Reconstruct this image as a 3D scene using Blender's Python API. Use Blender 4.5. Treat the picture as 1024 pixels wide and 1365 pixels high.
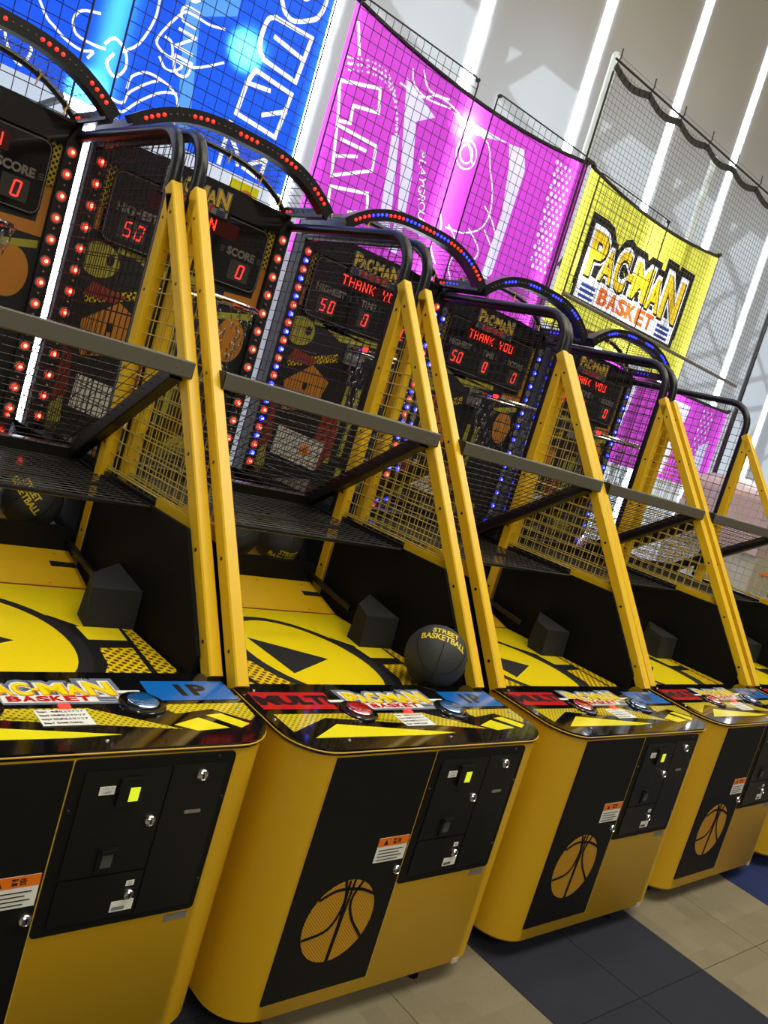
import bpy, math, random
from mathutils import Vector, Matrix
random.seed(7)
for o in list(bpy.data.objects): bpy.data.objects.remove(o)
SC = bpy.context.scene
COL = SC.collection
Z0 = 0.055                     # floor is z = 0; machine coordinates are measured from the cabinet's lower edge

# ------------------------------------------------------------------ camera
cam_d = bpy.data.cameras.new('camera'); cam = bpy.data.objects.new('camera', cam_d); COL.objects.link(cam)
Rm = [[0.7289604151619599, 0.6704536869321198, -0.1382337397527471], [-0.621762072728004, 0.7329389008127517, 0.27606610185310987], [0.28640642109401004, -0.1152927636693753, 0.951146119479861]]
M = Matrix(((Rm[0][0], Rm[0][2], -Rm[0][1], -0.71043), (Rm[1][0], Rm[1][2], -Rm[1][1], -1.38603),
            (Rm[2][0], Rm[2][2], -Rm[2][1], 1.51352 + Z0), (0, 0, 0, 1)))
cam.matrix_world = M
cam_d.sensor_fit = 'VERTICAL'; cam_d.sensor_height = 36.0; cam_d.lens = 36.0 * 1154.75 / 1365
cam_d.clip_start = 0.02; cam_d.clip_end = 200
SC.camera = cam

# ------------------------------------------------------------------ world, sun, room lamps, added fills, exposure
w = bpy.data.worlds.new('world'); SC.world = w; w.use_nodes = True
bg = w.node_tree.nodes['Background']; bg.inputs[0].default_value = (0.70, 0.80, 1.0, 1); bg.inputs[1].default_value = 1.8
def light(name, kind, loc, rot, energy, color=(1, 1, 1), size=1, size_y=None):
    d = bpy.data.lights.new(name, kind); d.energy = energy; d.color = color
    if kind == 'AREA':
        d.shape = 'RECTANGLE'; d.size = size; d.size_y = size_y or size
    elif kind == 'SUN': d.angle = size
    else: d.shadow_soft_size = size
    o = bpy.data.objects.new(name, d); o.location = loc; o.rotation_euler = rot; COL.objects.link(o); return o
light('daylight_sun', 'SUN', (6, 9, 9), (math.radians(-58), 0, math.radians(14)), 2.9, (.84, .92, 1), math.radians(3))
light('ceiling_and_fill_light', 'AREA', (1.5, -1.6, 6.8), (0, 0, 0), 260, (1.0, .95, .80), 5, 2.5)
light('ceiling_and_fill_light', 'AREA', (6.5, -1.4, 6.8), (0, 0, 0), 240, (1.0, .95, .82), 5, 2.5)
light('ceiling_and_fill_light', 'AREA', (-1.5, -5.5, 5.0), (math.radians(40), 0, math.radians(-15)), 175, (1.0, .94, .78), 4, 2)  # added frontal fill that brightens the cabinet fronts, not a ceiling lamp
light('ceiling_and_fill_light', 'AREA', (5.5, 1.2, 8.0), (math.radians(25), 0, 0), 230, (1.0, .93, .78), 14, .6)  # added fill aimed at the back wall to lift the upper shades
SC.view_settings.view_transform = 'Standard'; SC.view_settings.look = 'None'
SC.view_settings.gamma = 1; SC.view_settings.use_curve_mapping = False
SC.view_settings.exposure = -0.15

# ------------------------------------------------------------------ materials
def lin(c):
    return tuple(((x / 255) / 12.92 if x / 255 <= .04045 else ((x / 255 + .055) / 1.055) ** 2.4) for x in c) + (1,)
MATS = {}
def mat(name, rgb, rough=.5, metal=0, emis=0, spec=.5, var=.06, scale=40, bump=0, coat=0, alpha=None):
    m = bpy.data.materials.new(name); m.use_nodes = True; nt = m.node_tree; b = nt.nodes['Principled BSDF']
    c = lin(rgb)
    b.inputs['Base Color'].default_value = c; b.inputs['Roughness'].default_value = rough
    b.inputs['Metallic'].default_value = metal; b.inputs['Specular IOR Level'].default_value = spec
    b.inputs['Coat Weight'].default_value = coat; b.inputs['Coat Roughness'].default_value = .05
    tc = nt.nodes.new('ShaderNodeTexCoord')
    n = nt.nodes.new('ShaderNodeTexNoise'); n.inputs['Scale'].default_value = scale; n.inputs['Detail'].default_value = 4
    nt.links.new(tc.outputs['Object'], n.inputs['Vector'])
    if var and not emis:
        mx = nt.nodes.new('ShaderNodeMix'); mx.data_type = 'RGBA'
        mx.inputs['A'].default_value = tuple(x * (1 - var) for x in c[:3]) + (1,)
        mx.inputs['B'].default_value = tuple(min(1, x * (1 + var)) for x in c[:3]) + (1,)
        nt.links.new(n.outputs['Fac'], mx.inputs['Factor']); nt.links.new(mx.outputs['Result'], b.inputs['Base Color'])
    if bump:
        bp = nt.nodes.new('ShaderNodeBump'); bp.inputs['Strength'].default_value = bump; bp.inputs['Distance'].default_value = .002
        nt.links.new(n.outputs['Fac'], bp.inputs['Height']); nt.links.new(bp.outputs['Normal'], b.inputs['Normal'])
    if emis:
        b.inputs['Emission Color'].default_value = c; b.inputs['Emission Strength'].default_value = emis
    MATS[name] = m; return m
def dots_mat(name, rgb, dot, cell, r, plane='xy', rough=.3, rot=math.pi / 4, coat=0):
    """halftone print: grid of round dots"""
    m = mat(name, rgb, rough, coat=coat, var=0); nt = m.node_tree; b = nt.nodes['Principled BSDF']
    tc = nt.nodes.new('ShaderNodeTexCoord'); mp = nt.nodes.new('ShaderNodeMapping'); sp = nt.nodes.new('ShaderNodeSeparateXYZ'); cb = nt.nodes.new('ShaderNodeCombineXYZ')
    nt.links.new(tc.outputs['Object'], sp.inputs[0]); nt.links.new(sp.outputs['X'], cb.inputs['X'])
    nt.links.new(sp.outputs['Y' if plane == 'xy' else 'Z'], cb.inputs['Y'])
    mp.inputs['Scale'].default_value = (1 / cell, 1 / cell, 1); mp.inputs['Rotation'].default_value = (0, 0, rot)
    nt.links.new(cb.outputs[0], mp.inputs['Vector'])
    v = nt.nodes.new('ShaderNodeTexVoronoi'); v.voronoi_dimensions = '2D'; v.inputs['Scale'].default_value = 1; v.inputs['Randomness'].default_value = 0
    nt.links.new(mp.outputs[0], v.inputs['Vector'])
    lt = nt.nodes.new('ShaderNodeMath'); lt.operation = 'LESS_THAN'; lt.inputs[1].default_value = r
    nt.links.new(v.outputs['Distance'], lt.inputs[0])
    mx = nt.nodes.new('ShaderNodeMix'); mx.data_type = 'RGBA'; mx.inputs['A'].default_value = lin(rgb); mx.inputs['B'].default_value = lin(dot)
    nt.links.new(lt.outputs[0], mx.inputs['Factor']); nt.links.new(mx.outputs['Result'], b.inputs['Base Color']); return m
def cloth_mat(name, rgb, transl=.55, seep=0.0, gloss=.12, back=None):
    """printed vinyl: part diffuse, part translucent, part blurred see-through (seep)"""
    m = bpy.data.materials.new(name); m.use_nodes = True; nt = m.node_tree; nt.nodes.clear()
    out = nt.nodes.new('ShaderNodeOutputMaterial'); d = nt.nodes.new('ShaderNodeBsdfDiffuse'); t = nt.nodes.new('ShaderNodeBsdfTranslucent')
    g = nt.nodes.new('ShaderNodeBsdfGlossy'); tr = nt.nodes.new('ShaderNodeBsdfRefraction')
    a = nt.nodes.new('ShaderNodeMixShader'); b_ = nt.nodes.new('ShaderNodeMixShader'); c_ = nt.nodes.new('ShaderNodeMixShader')
    n = nt.nodes.new('ShaderNodeTexNoise'); n.inputs['Scale'].default_value = 3; bp = nt.nodes.new('ShaderNodeBump'); bp.inputs['Strength'].default_value = .25; bp.inputs['Distance'].default_value = .02
    tc = nt.nodes.new('ShaderNodeTexCoord'); nt.links.new(tc.outputs['Object'], n.inputs['Vector']); nt.links.new(n.outputs['Fac'], bp.inputs['Height'])
    c = lin(rgb)
    d.inputs[0].default_value = c; t.inputs[0].default_value = lin(back) if back else c; g.inputs['Roughness'].default_value = .25
    tr.inputs['Color'].default_value = c; tr.inputs['Roughness'].default_value = .6; tr.inputs['IOR'].default_value = 1.09
    for x in (d, g): nt.links.new(bp.outputs['Normal'], x.inputs['Normal'])
    a.inputs[0].default_value = transl; b_.inputs[0].default_value = gloss * .4; c_.inputs[0].default_value = seep
    nt.links.new(d.outputs[0], a.inputs[1]); nt.links.new(t.outputs[0], a.inputs[2])
    nt.links.new(a.outputs[0], b_.inputs[1]); nt.links.new(g.outputs[0], b_.inputs[2])
    nt.links.new(b_.outputs[0], c_.inputs[1]); nt.links.new(tr.outputs[0], c_.inputs[2]); nt.links.new(c_.outputs[0], out.inputs[0])
    MATS[name] = m; return m

mat('yellow_cabinet', (212, 166, 22), .42, bump=.06, scale=220, var=.04)
mat('yellow_steel', (230, 186, 26), .33, var=.06, scale=14)
mat('yellow_print', (255, 226, 24), .18, coat=.4, var=.02)
mat('yellow_flap', (228, 180, 24), .3, var=.08, scale=9)
mat('lemon_print', (236, 226, 30), .14, coat=.5, var=.02)
dots_mat('halftone_print', (214, 196, 40), (140, 120, 20), .0115, .3, coat=.5, rough=.15)
dots_mat('halftone_deck', (238, 200, 22), (90, 70, 10), .021, .34)
dots_mat('halftone_board', (190, 160, 30), (20, 16, 8), .017, .36, plane='xz')
dots_mat('speaker_grille', (205, 150, 20), (120, 84, 8), .006, .33, plane='xz', rough=.5)
mat('black_gloss', (10, 10, 11), .07, coat=.6, var=0)
mat('black_panel', (8, 8, 7), .6, spec=.3, bump=.1, scale=400)
mat('black_side', (6, 6, 6), .7, spec=.2)
mat('black_lip', (14, 14, 13), .45, spec=.4)
mat('black_steel', (15, 14, 15), .36)
mat('black_board', (9, 8, 9), .6)
mat('display_window', (20, 17, 17), .12, coat=.5)
mat('digit_window', (62, 58, 54), .2, coat=.5)
mat('black_foam', (24, 25, 26), .9, bump=.3, scale=150)
mat('crossbar_steel', (88, 84, 74), .5, scale=60)
mat('ramp_gloss', (14, 13, 13), .1, coat=.4)
mat('black_wire', (14, 13, 13), .45)
mat('yellow_wire', (196, 176, 84), .35)
mat('ball_rubber', (44, 45, 46), .62, bump=.5, scale=420)
mat('ball_print', (222, 200, 40), .6)
mat('red_print', (196, 26, 30), .2, coat=.5, var=.02)
mat('blue_print', (16, 104, 190), .2, coat=.5, var=.02)
mat('navy_print', (18, 40, 90), .3)
mat('grey_blue_print', (110, 122, 140), .3)
mat('white_print', (236, 236, 228), .35, var=.02)
mat('dark_print', (20, 18, 18), .3)
mat('grey_print', (128, 122, 112), .4)
mat('text_grey', (120, 112, 104), .4)
mat('orange_print', (238, 120, 16), .4)
mat('deep_orange_print', (216, 130, 24), .4)
mat('rust_print', (128, 40, 24), .5)
mat('board_lemon', (150, 142, 40), .5)
mat('board_orange', (176, 112, 30), .5)
mat('board_gold', (196, 160, 44), .5)
mat('cream_print', (196, 190, 178), .5)
mat('chrome', (215, 215, 215), .16, 1)
mat('chain_steel', (150, 150, 150), .32, 1)
mat('tie_tan', (196, 150, 60), .6)
mat('lamp_yellow_lit', (214, 226, 40), .3, emis=.75)
mat('grey_window', (82, 84, 80), .15, coat=.6)
mat('button_blue', (18, 84, 140), .1, coat=1)
mat('button_red', (170, 24, 24), .1, coat=1)
mat('led_red', (255, 22, 12), .3, emis=7)
mat('led_red_core', (255, 120, 90), .3, emis=7)
mat('led_blue', (30, 34, 255), .3, emis=8)
mat('led_blue_core', (120, 140, 255), .3, emis=7)
mat('led_off', (120, 112, 108), .25)
mat('digit_lit', (255, 46, 40), .3, emis=2.6)
mat('text_lit', (255, 50, 34), .3, emis=3.4)
mat('text_bed', (70, 6, 6), .3)
mat('rubber_wheel', (25, 25, 25), .7)
mat('white_pipe', (205, 214, 210), .3)
mat('grid_wire', (24, 22, 26), .4)
mat('net_cord', (92, 88, 76), .9)
mat('net_hem', (44, 43, 38), .9)
mat('machine_white', (168, 163, 148), .35)
mat('machine_pink', (172, 148, 150), .3)
mat('daylight_strip', (236, 240, 255), .5, emis=20.0)
mat('lamp_face', (255, 252, 240), .5, emis=60)
mat('lamp_body', (40, 40, 42), .5)
mat('ceiling_paint', (150, 145, 132), .9)
mat('wall_paint', (150, 146, 136), .9)
mat('outside_frame', (70, 70, 72), .8)
cloth_mat('shade_cloth', (200, 188, 160), .5, 0, .04, back=(206, 214, 216))
cloth_mat('blue_vinyl', (34, 92, 236), .6, .5)
cloth_mat('light_blue_vinyl', (92, 156, 240), .6, .5)
cloth_mat('pink_vinyl', (208, 72, 200), .6, .4)
cloth_mat('lilac_vinyl', (220, 212, 244), .6, .35)
cloth_mat('yellow_vinyl', (226, 222, 84), .6, .45)
cloth_mat('white_vinyl', (255, 252, 255), .65, .4)
cloth_mat('black_vinyl', (34, 34, 34), .3, .1)
cloth_mat('gold_vinyl', (238, 196, 40), .6, .3)
cloth_mat('orange_vinyl', (236, 106, 30), .6, .3)
cloth_mat('navy_vinyl', (36, 66, 140), .6, .3)
mat('halo_reflector', (120, 116, 110), .35)  # pale ring colour, added to catch the LED glow as a halo
mat('banner_hem', (26, 20, 24), .7)

# ------------------------------------------------------------------ mesh builder
FRONT = lambda y: (Vector((0, y, 0)), Vector((1, 0, 0)), Vector((0, 0, 1)))      # faces -y
TOP = lambda z: (Vector((0, 0, z)), Vector((1, 0, 0)), Vector((0, 1, 0)))        # faces +z
class MB:
    def __init__(s): s.v = []; s.f = []
    def add(s, vs, fs):
        n = len(s.v); s.v += [tuple(x) for x in vs]; s.f += [tuple(n + i for i in f) for f in fs]; return s
    def box(s, x0, x1, y0, y1, z0, z1):
        return s.add([(x, y, z) for z in (z0, z1) for y in (y0, y1) for x in (x0, x1)],
                     [(0, 2, 3, 1), (4, 5, 7, 6), (0, 1, 5, 4), (2, 6, 7, 3), (0, 4, 6, 2), (1, 3, 7, 5)])
    def beam(s, a, b, w, h, up=(1, 0, 0)):
        """bar of section w (along up) x h from a to b"""
        a = Vector(a); b = Vector(b); d = (b - a).normalized(); u = Vector(up); u = (u - d * u.dot(d)).normalized(); v = d.cross(u)
        vs = [p + u * (i * w / 2) + v * (j * h / 2) for p in (a, b) for i, j in ((-1, -1), (1, -1), (1, 1), (-1, 1))]
        return s.add(vs, [(3, 2, 1, 0), (4, 5, 6, 7), (0, 1, 5, 4), (1, 2, 6, 5), (2, 3, 7, 6), (3, 0, 4, 7)])
    def bevelbeam(s, a, b, w, h, up=(1, 0, 0), r=.004):
        a = Vector(a); b = Vector(b); d = (b - a).normalized(); u = Vector(up); u = (u - d * u.dot(d)).normalized(); v = d.cross(u)
        W, H = w / 2, h / 2
        sec = [(-W + r, -H), (W - r, -H), (W, -H + r), (W, H - r), (W - r, H), (-W + r, H), (-W, H - r), (-W, -H + r)]
        vs = [p + u * i + v * j for p in (a, b) for i, j in sec]
        return s.add(vs, [tuple(range(7, -1, -1)), tuple(range(8, 16))] + [(i, (i + 1) % 8, 8 + (i + 1) % 8, 8 + i) for i in range(8)])
    def tube(s, pts, r, n=8, closed=False):
        P = [Vector(p) for p in pts]; m = len(P); base = len(s.v); prev = None
        for i, p in enumerate(P):
            if closed: d = (P[(i + 1) % m] - P[i - 1]).normalized()
            else: d = (P[min(i + 1, m - 1)] - P[max(i - 1, 0)]).normalized()
            if prev is None:
                prev = Vector((0, 0, 1)) if abs(d.z) < .9 else Vector((1, 0, 0))
            u = (prev - d * prev.dot(d)).normalized(); prev = u; v = d.cross(u)
            for k in range(n):
                a = 2 * math.pi * k / n; s.v.append(tuple(p + u * (r * math.cos(a)) + v * (r * math.sin(a))))
        for i in range(m if closed else m - 1):
            j = (i + 1) % m
            for k in range(n):
                k2 = (k + 1) % n; s.f.append((base + i * n + k, base + i * n + k2, base + j * n + k2, base + j * n + k))
        if not closed:
            s.f.append(tuple(base + k for k in range(n - 1, -1, -1))); s.f.append(tuple(base + (m - 1) * n + k for k in range(n)))
        return s
    def wire(s, a, b, r): return s.tube([a, b], r, 4)
    def prism(s, pts, frame, h0, h1):
        """flat outline (u, v) in frame, thickness from h0 to h1 along the frame's normal"""
        o, U, V = frame; N = U.cross(V); area = sum(pts[i][0] * pts[(i + 1) % len(pts)][1] - pts[(i + 1) % len(pts)][0] * pts[i][1] for i in range(len(pts)))
        if area < 0: pts = pts[::-1]
        n = len(pts)
        vs = [o + U * p[0] + V * p[1] + N * h for h in (h0, h1) for p in pts]
        return s.add(vs, [tuple(range(n - 1, -1, -1)), tuple(range(n, 2 * n))] + [(i, (i + 1) % n, n + (i + 1) % n, n + i) for i in range(n)])
    def stroke(s, pts, wd, frame, h0, h1, closed=False):
        """line art: ribbon of width wd along points"""
        P = [Vector((p[0], p[1])) for p in pts]; m = len(P); rng = range(m if closed else m - 1)
        for i in rng:
            a, b = P[i], P[(i + 1) % m]; d = (b - a)
            if d.length < 1e-6: continue
            d.normalize(); e = d * (wd * .45); q = Vector((-d.y, d.x)) * (wd / 2); a = a - e; b = b + e
            s.prism([tuple(a - q), tuple(b - q), tuple(b + q), tuple(a + q)], frame, h0, h1)
        return s
    def disc(s, c, r, frame, h0, h1, n=28, ry=None):
        ry = ry or r
        return s.prism([(c[0] + r * math.cos(2 * math.pi * i / n), c[1] + ry * math.sin(2 * math.pi * i / n)) for i in range(n)], frame, h0, h1)
    def lathe(s, prof, frame, c, n=24):
        """profile (radius, height) turned about the frame's normal"""
        o, U, V = frame; N = U.cross(V); base = len(s.v)
        for r, h in prof:
            for k in range(n):
                a = 2 * math.pi * k / n; s.v.append(tuple(o + U * (c[0] + r * math.cos(a)) + V * (c[1] + r * math.sin(a)) + N * h))
        for i in range(len(prof) - 1):
            for k in range(n):
                k2 = (k + 1) % n; s.f.append((base + i * n + k, base + i * n + k2, base + (i + 1) * n + k2, base + (i + 1) * n + k))
        s.f.append(tuple(base + k for k in range(n - 1, -1, -1))); s.f.append(tuple(base + (len(prof) - 1) * n + k for k in range(n)))
        return s
    def text(s, body, frame, c, size, off=0, h=0.0, sx=1, align='CENTER', thick=.0004, space=1):
        vs, fs = text_geo(body, size, off, align, space); o, U, V = frame; N = U.cross(V)
        s.add([o + U * (c[0] + x * sx) + V * (c[1] + y) + N * (h + thick) for x, y in vs], fs); return s
    def build(s, name, m, parent=None, smooth=False, z=0.0, recalc=False):
        me = bpy.data.meshes.new(name); me.from_pydata(s.v, [], s.f); me.update()
        me.materials.append(MATS[m])
        if smooth:
            for p in me.polygons: p.use_smooth = True
            try: me.set_sharp_from_angle(angle=math.radians(40))
            except Exception: pass
        o = bpy.data.objects.new(name, me); COL.objects.link(o); o.parent = parent; o.location = (0, 0, z); return o
_tc = {}
def text_geo(body, size, off, align, space=1):
    k = (body, size, off, align, space)
    if k in _tc: return _tc[k]
    c = bpy.data.curves.new('t', 'FONT'); c.body = body; c.size = size; c.offset = off; c.align_x = align; c.align_y = 'CENTER'; c.resolution_u = 3; c.space_character = space
    o = bpy.data.objects.new('t', c); COL.objects.link(o)
    dg = bpy.context.evaluated_depsgraph_get(); me = bpy.data.meshes.new_from_object(o.evaluated_get(dg))
    r = ([(v.co.x, v.co.y) for v in me.vertices], [tuple(p.vertices) for p in me.polygons])
    bpy.data.objects.remove(o); bpy.data.curves.remove(c); bpy.data.meshes.remove(me); _tc[k] = r; return r
def empty(name, loc=(0, 0, 0), rz=0, label=None, cat=None, group=None, kind=None):
    o = bpy.data.objects.new(name, None); o.location = loc; o.rotation_euler = (0, 0, rz); COL.objects.link(o); return tag(o, label, cat, group, kind)
def tag(o, label=None, cat=None, group=None, kind=None):
    if label: o['label'] = label
    if cat: o['category'] = cat
    if group: o['group'] = group
    if kind: o['kind'] = kind
    return o
def copy_tree(o, parent=None):
    c = o.copy(); COL.objects.link(c); c.parent = parent
    for ch in list(o.children): copy_tree(ch, c)
    return c
def smooth_line(P, n=6):
    """Catmull-Rom through points"""
    out = []
    for i in range(len(P) - 1):
        p0 = P[max(i - 1, 0)]; p1 = P[i]; p2 = P[i + 1]; p3 = P[min(i + 2, len(P) - 1)]
        for k in range(n):
            t = k / n; out.append(tuple(.5 * ((2 * p1[j]) + (-p0[j] + p2[j]) * t + (2 * p0[j] - 5 * p1[j] + 4 * p2[j] - p3[j]) * t * t + (-p0[j] + 3 * p1[j] - 3 * p2[j] + p3[j]) * t ** 3) for j in range(2)))
    return out + [tuple(P[-1])]
def lift(P): return [(x, z + Z0) for x, z in P]

# the game's logo as flat outlines: each glyph is fitted to its own box
def glyph(ch, x0, y0, wd, ht, off):
    v0, _ = text_geo(ch, 1.0, .035, 'LEFT'); xa = min(p[0] for p in v0); xb = max(p[0] for p in v0); ya = min(p[1] for p in v0); yb = max(p[1] for p in v0)
    vs, fs = text_geo(ch, 1.0, off, 'LEFT')
    P_ = [(x0 + (x - xa) / (xb - xa) * wd, y0 + (y - ya) / (yb - ya) * ht) for x, y in vs]
    return [[P_[i] for i in f] for f in fs]
LOGO = [('P', .00, .15, 0, 1.0), ('A', .135, .125, .04, .72), ('C', .265, .125, .0, .95), ('-', .398, .05, .36, .17), ('M', .455, .185, .04, .86), ('A', .64, .15, .0, .78), ('N', .80, .20, -.04, 1.06)]
def logo_polys(x0, y0, W, H):
    r = {'black': [], 'white': [], 'shade': [], 'face': [], 'word': [], 'stripes': []}
    for ch, x, wd, y, ht in LOGO:
        for key, off, dx, dy in (('black', .26, 0, 0), ('white', .115, 0, 0), ('shade', .06, .006, -.03), ('face', .035, 0, 0)):
            if ch == '-' and key in ('black', 'white'): continue
            for q in glyph(ch, x0 + (x + dx) * W, y0 + (y + dy) * H, wd * W, ht * H, off): r[key].append(('%s%d' % (ch, int(x * 100)), q))
    B = lambda a, b, c_, d: [(x0 + a * W, y0 + c_ * H), (x0 + b * W, y0 + c_ * H), (x0 + b * W, y0 + d * H), (x0 + a * W, y0 + d * H)]
    r['black'].append(('k', B(-.055, 1.055, -.66, .12))); r['white'].append(('k', B(-.025, 1.02, -.53, .02)))
    x = .19
    for ch in 'BASKET':
        for q in glyph(ch, x0 + x * W, y0 - .46 * H, .092 * W, .38 * H, .045): r['word'].append((ch, q))
        x += .1
    for k in range(3):
        for a, b in ((.01, .15), (.83, .98)): r['stripes'].append(('s%d%g' % (k, a), B(a, b, -.18 - k * .12, -.25 - k * .12)))
    return r
def ccw(q):
    a = sum(q[i][0] * q[(i + 1) % len(q)][1] - q[(i + 1) % len(q)][0] * q[i][1] for i in range(len(q)))
    return list(q) if a > 0 else list(q)[::-1]
def logo(parent, frame, x0, y0, W, H, h, mats, step):
    r = logo_polys(x0, y0, W, H); o, U, V = frame; N = U.cross(V)
    for i, (key, nm) in enumerate((('black', 'logo_backing'), ('white', 'logo_border'), ('shade', 'logo_shadow'), ('face', 'logo_letters'), ('word', 'logo_word'), ('stripes', 'logo_stripes'))):
        hh = h + step * min(i, 3); b = MB()
        for _, q in r[key]: q = ccw(q); b.add([o + U * x + V * y + N * hh for x, y in q], [tuple(range(len(q)))])
        x = b.build(nm, mats[i], parent); x['kind'] = 'stuff'
from mathutils.geometry import delaunay_2d_cdt
def mosaic(outline, layers, y, root_, c, dz=0):
    """one sheet cut into its printed colours: no colour lies over another. layers: (part name, material, [(piece, polygon)]) from low to high"""
    V_, F_, L_ = [], [], []
    def addp(q, l):
        q = ccw(q); n0 = len(V_); V_.extend(Vector(p) for p in q); F_.append(list(range(n0, n0 + len(q)))); L_.append(l)
    addp(outline, (0, ''))
    for li, (nm, mt, ps) in enumerate(layers):
        for pid, q in ps: addp(q, (li + 1, pid))
    vs, es, fs, ov, oe, of = delaunay_2d_cdt(V_, [], F_, 1, 1e-5, True)
    groups = {}
    shapes = []
    for f_, l in zip(F_, L_):
        q = [V_[k] for k in f_]; shapes.append((min(p.x for p in q), max(p.x for p in q), min(p.y for p in q), max(p.y for p in q), [(p.x, p.y) for p in q], l))
    shapes.sort(key=lambda t: -t[5][0])
    def inside(x, y, q):
        c_ = False; k = len(q) - 1
        for i_ in range(len(q)):
            xi, yi = q[i_]; xj, yj = q[k]
            if (yi > y) != (yj > y) and x < (xj - xi) * (y - yi) / (yj - yi) + xi: c_ = not c_
            k = i_
        return c_
    fs = [g for f in fs for g in ([f[0], f[k], f[k + 1]] for k in range(1, len(f) - 1))]
    for f in fs:
        gx = sum(vs[k][0] for k in f) / 3; gy = sum(vs[k][1] for k in f) / 3
        best = next((t[5] for t in shapes if t[0] <= gx <= t[1] and t[2] <= gy <= t[3] and inside(gx, gy, t[4])), None)
        if best: groups.setdefault(best, []).append(f)
    for (li, pid), gf in sorted(groups.items(), key=lambda t: (t[0][0], str(t[0][1]))):
        nm, mt = ('sheet', layers_base) if li == 0 else layers[li - 1][:2]
        used = sorted({i for f in gf for i in f}); mp = {u: k for k, u in enumerate(used)}
        b = MB(); b.add([(vs[u][0], y, vs[u][1] + dz) for u in used], [tuple(mp[i] for i in f) for f in gf])
        o_ = b.build(nm, mt, root_); o_.location = -c
        if nm in ('halftone_dots', 'logo_shadow', 'line_drawing', 'logo_border'): o_['kind'] = 'stuff'
def strokes(P_, wd, closed=False):
    out = []; m = len(P_)
    for i in range(m if closed else m - 1):
        a, b = Vector(P_[i]), Vector(P_[(i + 1) % m]); d = b - a
        if d.length < 1e-6: continue
        d.normalize(); e = d * (wd * .45); q = Vector((-d.y, d.x)) * (wd / 2); a = a - e; b = b + e
        out.append([tuple(a - q), tuple(b - q), tuple(b + q), tuple(a + q)])
    return out
def small_text(word, x0, step_x, z0, step_z, size):
    out = []
    for i, ch in enumerate(word):
        vs, fs = text_geo(ch, size, .0, 'CENTER'); out += [('w%d' % i, [(x0 + i * step_x + vs[k][1], z0 - i * step_z - vs[k][0]) for k in f]) for f in fs]
    return out

# ================================================================== the room
def struct(o): o['kind'] = 'structure'; return o
# floor slab and carpet tiles: stripes 0.84 m wide running towards the machines
floor = empty('floor', kind='structure')
MB().box(-7.99, 15.99, -8.99, 5.4, -.12, -.006).build('floor_slab', 'wall_paint', floor)
def carpet_mat(name, a, b):
    m = mat(name, a, .95, bump=.6, scale=500); nt = m.node_tree; bs = nt.nodes['Principled BSDF']
    tc = nt.nodes.new('ShaderNodeTexCoord'); br = nt.nodes.new('ShaderNodeTexBrick'); br.offset = .5
    for k, v in (('Color1', lin(a)), ('Color2', lin(b)), ('Mortar', lin(tuple(int(.5 * (x + y)) for x, y in zip(a, b))))): br.inputs[k].default_value = v
    br.inputs['Scale'].default_value = 1; br.inputs['Mortar Size'].default_value = 0; br.inputs['Brick Width'].default_value = .14; br.inputs['Row Height'].default_value = .07
    n = nt.nodes.new('ShaderNodeTexNoise'); n.inputs['Scale'].default_value = 300
    mx = nt.nodes.new('ShaderNodeMix'); mx.data_type = 'RGBA'; mx.blend_type = 'OVERLAY'; mx.inputs['Factor'].default_value = .35
    nt.links.new(tc.outputs['Object'], br.inputs['Vector']); nt.links.new(tc.outputs['Object'], n.inputs['Vector'])
    nt.links.new(br.outputs['Color'], mx.inputs['A']); nt.links.new(n.outputs['Fac'], mx.inputs['B']); nt.links.new(mx.outputs['Result'], bs.inputs['Base Color'])
carpet_mat('carpet_beige', (130, 121, 97), (117, 108, 86))
carpet_mat('carpet_navy', (32, 35, 48), (28, 31, 43))
carpet_mat('carpet_blue', (20, 38, 92), (17, 32, 82))
tile_mesh = {}
for nm in ('carpet_beige', 'carpet_navy', 'carpet_blue'):
    t = MB(); q = .2088
    t.add([(-q, -q, -.006), (q, -q, -.006), (q, q, -.006), (-q, q, -.006), (-q, -q, -.001), (q, -q, -.001), (q, q, -.001), (-q, q, -.001), (-q + .002, -q + .002, 0), (q - .002, -q + .002, 0), (q - .002, q - .002, 0), (-q + .002, q - .002, 0)],
          [(0, 1, 5, 4), (1, 2, 6, 5), (2, 3, 7, 6), (3, 0, 4, 7), (4, 5, 9, 8), (5, 6, 10, 9), (6, 7, 11, 10), (7, 4, 8, 11), (8, 9, 10, 11)])
    o = t.build('carpet_tile', nm, None); tile_mesh[nm] = o.data; bpy.data.objects.remove(o)
STR = [(-.13, 'carpet_navy'), (.71, 'carpet_beige'), (1.55, 'carpet_navy'), (2.39, 'carpet_beige'), (3.23, 'carpet_blue'), (4.07, 'carpet_beige'), (4.91, 'carpet_navy'), (5.75, 'carpet_beige')]
for x0, nm in STR:
    for i in range(2):
        for j in range(7):
            o = bpy.data.objects.new('carpet_tile', tile_mesh[nm]); COL.objects.link(o); o.parent = floor
            o.location = (x0 + .21 + i * .42, .34 - .21 - j * .42 + .21, 0)
            o.rotation_euler = (0, 0, math.pi / 2 * ((i + j) % 2))
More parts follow.
